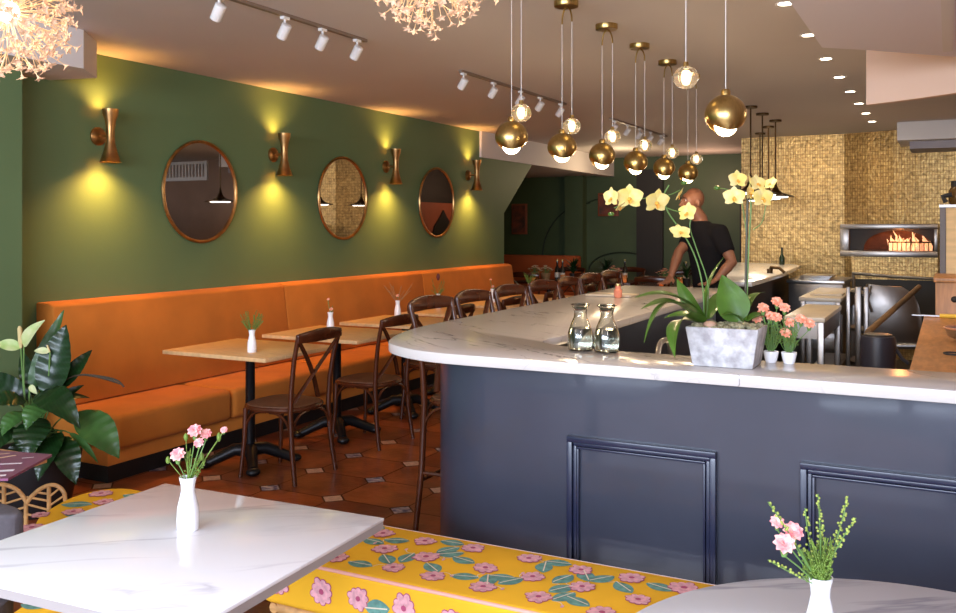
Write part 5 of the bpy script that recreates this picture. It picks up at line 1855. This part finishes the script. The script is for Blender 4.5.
fb = thing('floral_bench', 'long yellow bench with pink flower print standing along the navy bar', 'bench', (0, 0, 0))
floral_cushion(-1.985, 0.35, 2.31, 2.745, 0.325, 0.482, fb, 11)
m = MB()
zz = 0.474
m.tube([(-1.965, 2.318, zz), (0.33, 2.318, zz)], 0.006, 8)
m.build('piping', pipingm, fb)
MB().tube([(-1.965, 2.738, zz), (0.33, 2.738, zz)], 0.006, 8).build('piping', mat('cream_piping', (0.80, 0.60, 0.52, 1), 0.7), fb)
m = MB()
m.tube([(-1.97, 2.345, 0.305), (0.33, 2.345, 0.305)], 0.017, 10)
m.tube([(-1.97, 2.71, 0.305), (0.33, 2.71, 0.305)], 0.017, 10)
m.tube([(-1.955, 2.33, 0.305), (-1.955, 2.73, 0.305)], 0.017, 10)
m.build('frame', rattan, fb)
for x in (-1.94, -0.8, 0.3):
    for y in (2.36, 2.70):
        MB().tube([(x, y, 0.30), (x, y, 0.0)], 0.018, 10).build('leg', rattan, fb)
m = MB()
m.tube(bez((-1.94, 2.36, 0.16), (-1.90, 2.36, 0.29), (-1.78, 2.36, 0.295), 8), 0.010, 8)
m.tube(bez((-1.94, 2.36, 0.18), (-1.94, 2.44, 0.29), (-1.94, 2.53, 0.295), 8), 0.010, 8)
m.tube([(-1.94, 2.36, 0.14), (-0.8, 2.36, 0.14)], 0.010, 8)
m.build('brace', rattan, fb)

# left floral lounge bench: curved seat beyond the marble table
lb = thing('floral_bench', 'yellow flower print rattan seat with arched cane back beyond the rectangular marble table', 'bench', (0, 0, 0))
m = MB()
pl_ = catmull([(-2.26, 1.52), (-2.35, 1.72), (-2.42, 1.97), (-2.62, 2.09), (-2.94, 2.19), (-3.08, 2.40), (-3.10, 2.56), (-3.02, 2.66), (-2.86, 2.66), (-2.55, 2.55), (-2.30, 2.40), (-2.22, 2.1), (-2.22, 1.7)], 3)[:-1]
m.prism(pl_, 0.32, 0.475)
o = m.build('cushion', [yellow, pinkf, magf, tealf, lightf], lb, bevel=0.03, seg=4)
d = MB()
its = [('f', 0.0, 0.95, 0.045, 1), ('l', -0.02, 0.78, 0.12, 0.5), ('f', 0.10, 0.74, 0.042, 0.3), ('l', 0.09, 0.98, 0.11, 0.1), ('f', 0.02, 0.66, 0.035, 0), ('f', 0.78, 0.16, 0.04, 0), ('l', 0.68, 0.10, 0.09, 0.3), ('f', 0.28, 0.10, 0.04, 0), ('l', 0.20, 0.16, 0.09, 0.8), ('f', 0.12, 0.55, 0.045, 1), ('l', 0.10, 0.70, 0.12, 0.6), ('f', 0.10, 0.88, 0.04, 1), ('l', 0.22, 1.02, 0.13, 0.2), ('l', 0.36, 0.95, 0.1, -0.4),
       ('f', 0.50, 0.98, 0.045, 0.4), ('f', 0.45, 0.28, 0.045, 0.3), ('l', 0.55, 0.22, 0.08, 0.7), ('f', 0.64, 0.42, 0.035, 0.8), ('l', 0.30, 0.40, 0.08, 2.0), ('f', 0.40, 0.62, 0.04, 0), ('c', 0.2, 0.2, 0.3, 0.5, 0.03)]
decals(d, lambda u, v_, l: (-3.02 + u, 1.60 + v_, 0.4758 + l), 0.8, 1.1, 5, its)
tmp = d.build('tmp', [yellow], smooth=False)
bm = bmesh.new(); bm.from_mesh(o.data); bm.from_mesh(tmp.data); bm.to_mesh(o.data); bm.free()
bpy.data.objects.remove(tmp)
m = MB()
for k in range(0, len(pl_)):
    pass
m.tube([(x * 0.96 - 0.10, y * 0.96 + 0.085, 0.30) for x, y in pl_], 0.017, 8, closed=True)
m.build('frame', rattan, lb)
for (x, y) in ((-2.36, 1.98), (-2.26, 1.64), (-2.95, 2.5), (-2.35, 2.3)):
    MB().tube([(x, y, 0.30), (x, y, 0)], 0.017, 10).build('leg', rattan, lb)

# rattan chair behind it
rc = lb
D_ = 3.66
def rp_(px, py):
    return at(px, py, D_)
m = MB()
arch1 = [(-28, 495), (-24, 488), (-12, 485), (2, 484.5), (14, 488), (22, 495), (27, 503)]
arch2 = [(27, 503), (32, 496), (42, 488), (52, 485), (59, 487), (64, 493), (66, 505)]
m.tube(smooth_path([rp_(*p) for p in arch1]), 0.0085, 8)
m.tube(smooth_path([rp_(*p) for p in arch2]), 0.0085, 8)
m.build('back_frame', rattan, rc)
for px, pt in ((-28, 495), (4, 485), (26, 503), (49, 486), (66, 503)):
    a_ = rp_(px, pt); MB().tube([a_, (a_.x, a_.y, 0.30)], 0.0085, 8).build('back_post', rattan, rc)
m = MB()
for (a_, b_) in (((4, 495), (20, 490)), ((4, 504), (26, 497)), ((4, 513), (26, 507)), ((4, 522), (26, 516)), ((4, 493), (-10, 487)), ((4, 502), (-24, 492)), ((4, 511), (-26, 501)), ((4, 520), (-26, 511)),
                 ((26, 500 + 4), (49, 510)), ((27, 497), (49, 501)), ((34, 492), (49, 494)), ((26, 514), (49, 519)),
                 ((49, 497), (60, 488)), ((49, 506), (65, 495)), ((49, 515), (66, 503)), ((49, 523), (66, 512))):
    m.tube([rp_(*a_), rp_(*b_)], 0.0045, 6)
m.build('herringbone_cane', rattan, rc)
# grey upholstered chair at far left
gc = thing('upholstered_chair', 'charcoal fabric chair back rising beside the rectangular marble table, left edge', 'chair', (-2.52, 1.70, 0))
gc.location = (-2.575, 1.77, 0)
m = MB()
m.prism([(0.135 * math.cos(a) * (1 if math.cos(a) > 0 else 1), 0.05 * math.sin(a)) for a in [2 * PI * k / 24 for k in range(24)]], 0.46, 0.70)
gback = m.build('backrest', greyfab, gc, bevel=0.03, seg=4)
m = MB().prism([(0.16 * math.cos(a), 0.16 * math.sin(a) - 0.12) for a in [2 * PI * k / 28 for k in range(28)]], 0.36, 0.458)
m.build('seat', greyfab, gc, bevel=0.02)
for k in range(4):
    a = PI / 4 + PI / 2 * k
    MB().tube([(0.09 * math.cos(a), 0.09 * math.sin(a) - 0.12, 0.36), (0.12 * math.cos(a), 0.12 * math.sin(a) - 0.12, 0)], 0.012, 8).build('leg', iron, gc)

# neighbouring table with menu at far left
nt2 = thing('cafe_table', 'pale wooden cafe table corner carrying the purple menu at left edge', 'table', (0, 0, 0))
c0 = Vector((-2.80, 2.12, 0))
MB().prism([(-2.79, 2.13), (-3.5, 2.10), (-3.5, 1.45), (-2.70, 1.45)], 0.725, 0.75).build('tabletop', oak, nt2, bevel=0.003)
MB().lathe([(0.2, 0.0), (0.2, 0.012), (0.03, 0.03), (0.03, 0.72)], (-3.25, 1.78, 0), n=24).build('pedestal', iron, nt2)
mn = thing('menu', 'purple printed menu sheet with white and cream bands on the cafe table', 'menu', (0, 0, 0.751))
def mp_(px, py):
    r_ = F_ + R_ * ((px - 478) / FPX)
    t_ = (0.76 - EYE) / ((226 - py) / FPX)
    return Vector((r_.x * t_, r_.y * t_, 0))
corners = [mp_(52, 454), mp_(-40, 447), mp_(-60, 480), mp_(8, 478)]
m = MB()
m.prism([(p.x, p.y) for p in corners], 0.0, 0.008)
me_ = m.build('sheet', purple, mn)
m = MB()
def quad(a, b_, w, mi):
    A, B = mp_(*a), mp_(*b_)
    q = (B - A).normalized(); s_ = Vector((-q.y, q.x, 0)) * w
    m.add([A + s_ + Vector((0, 0, 0.0086)), B + s_ + Vector((0, 0, 0.0086)), B - s_ + Vector((0, 0, 0.0086)), A - s_ + Vector((0, 0, 0.0086))], [(3, 2, 1, 0)], mi)
quad((-20, 472), (14, 470), 0.012, 0); quad((-20, 465), (22, 463), 0.007, 0); quad((-20, 461), (16, 455), 0.006, 1); quad((-20, 456), (10, 453), 0.004, 1)
quad((-20, 477), (6, 475), 0.010, 0); quad((22, 458), (34, 457), 0.004, 0)
m.build('print', [paperw, creamprint], mn, smooth=False)

# ================================================================== PEACE LILY
pc = at(38, 500, 4.95)
pl_root = thing('peace_lily', 'large dark green peace lily in black pot at the banquette end', 'potted plant', (0, 0, 0))
PC = Vector((pc.x - 0.03, pc.y + 0.0, 0))
MB().lathe([(0.17, 0.0), (0.18, 0.01), (0.24, 0.30), (0.245, 0.335), (0.225, 0.335), (0.22, 0.31)], (PC.x, PC.y, 0), n=36).build('pot', black, pl_root)
LV = [((30, 392), (64, 310), 17, 0.02, 5.05, 5.15), ((47, 398), (66, 325), 33, 0.02, 4.95, 5.0), ((62, 388), (92, 350), 15, 0.08, 5.0, 5.1),
      ((38, 394), (80, 428), 30, 0.22, 4.85, 4.7), ((78, 412), (119, 458), 32, 0.12, 4.85, 4.75), ((42, 418), (28, 458), 34, 0.18, 4.8, 4.65),
      ((62, 432), (38, 481), 22, 0.12, 4.8, 4.65), ((62, 436), (76, 484), 24, 0.12, 4.8, 4.68), ((70, 433), (98, 463), 7, 0.15, 4.82, 4.8),
      ((32, 398), (-14, 374), 22, 0.12, 5.0, 5.1), ((26, 402), (-12, 408), 22, 0.2, 4.9, 4.8), ((18, 428), (-14, 458), 24, 0.15, 4.8, 4.7), ((28, 412), (2, 436), 20, 0.2, 4.8, 4.7),
      ((52, 402), (90, 398), 10, 0.12, 5.0, 5.1), ((36, 396), (22, 350), 16, 0.05, 5.05, 5.15), ((20, 405), (-6, 380), 18, 0.1, 5.05, 5.2), ((50, 405), (26, 430), 24, 0.25, 4.75, 4.62),
      ((58, 400), (84, 385), 8, 0.1, 5.05, 5.1), ((45, 425), (60, 470), 18, 0.1, 4.95, 4.9), ((22, 440), (10, 476), 18, 0.1, 4.9, 4.85), ((40, 380), (52, 345), 18, 0.04, 5.1, 5.15)]
for k, (b0, t0_, w, dr, d0, d1) in enumerate(LV):
    B0, T0 = at(*b0, d0), at(*t0_, d1)
    up_ = T0.z > B0.z + 0.05
    nrm = (0.45, -0.85, 0.25) if up_ else (0.3, -0.55, 0.9)
    m = MB()
    mid = PC.lerp(Vector((B0.x, B0.y, 0)), 0.45); mid.z = (0.33 + B0.z) / 2 + 0.1
    base = Vector((PC.x + (B0.x - PC.x) * 0.15, PC.y + (B0.y - PC.y) * 0.15, 0.32))
    lf = MB().blade(B0, T0, w / FPX * d0 * 1.05, nrm, dr, 0.22, k=26, ribs=0.035 if w > 12 else 0).build('leaf', leafm if k % 4 else leafm2, pl_root, angle=80)
    MB().tube(bez(base, mid, B0, 8), 0.004, 6).build('petiole', stemm, lf)
m = MB()
m.blade(at(80, 375, 5.0), at(124, 386, 5.0), 0.022, (0.3, -0.5, 1), 0.06, 0.6, k=10, shape='strap')
m.tube(smooth_path([at(48, 400, 5.0), at(66, 380, 5.0), at(82, 375, 5.0), at(105, 377, 5.0), at(118, 381, 5.0), at(124, 387, 5.0)]), 0.005, 6)
m.build('withered_leaf', dryleaf, pl_root)
for (s0, top_, tipw, w, sp) in (((24, 398), (21, 348), (-4, 344), 12, (19.5, 326)), ((22, 396), (24, 347), (45, 320), 14, None), ((48, 396), (50, 352), (34, 351), 7, (47, 345)), ((27, 405), (30, 385), (37, 394), 6, None)):
    f = MB().blade(at(*top_, 4.95), at(*tipw, 4.95), w / FPX * 4.95, (0.3, -0.8, 0.5), 0.12, 0.35, k=9).build('spathe', spathe, pl_root)
    MB().tube(bez(Vector((PC.x, PC.y, 0.32)), at(s0[0], s0[1] + 20, 4.98), at(*top_, 4.95), 8), 0.0045, 7).build('stalk', stemm, f)
    if sp:
        a_, b_ = at(*top_, 4.95), at(*sp, 4.95)
        MB().tube([a_, a_.lerp(b_, 0.3), a_.lerp(b_, 0.9), b_], [0.006, 0.013, 0.012, 0.005] if w > 10 else [0.003, 0.005, 0.005, 0.002], 10).build('spadix', spadix, f)
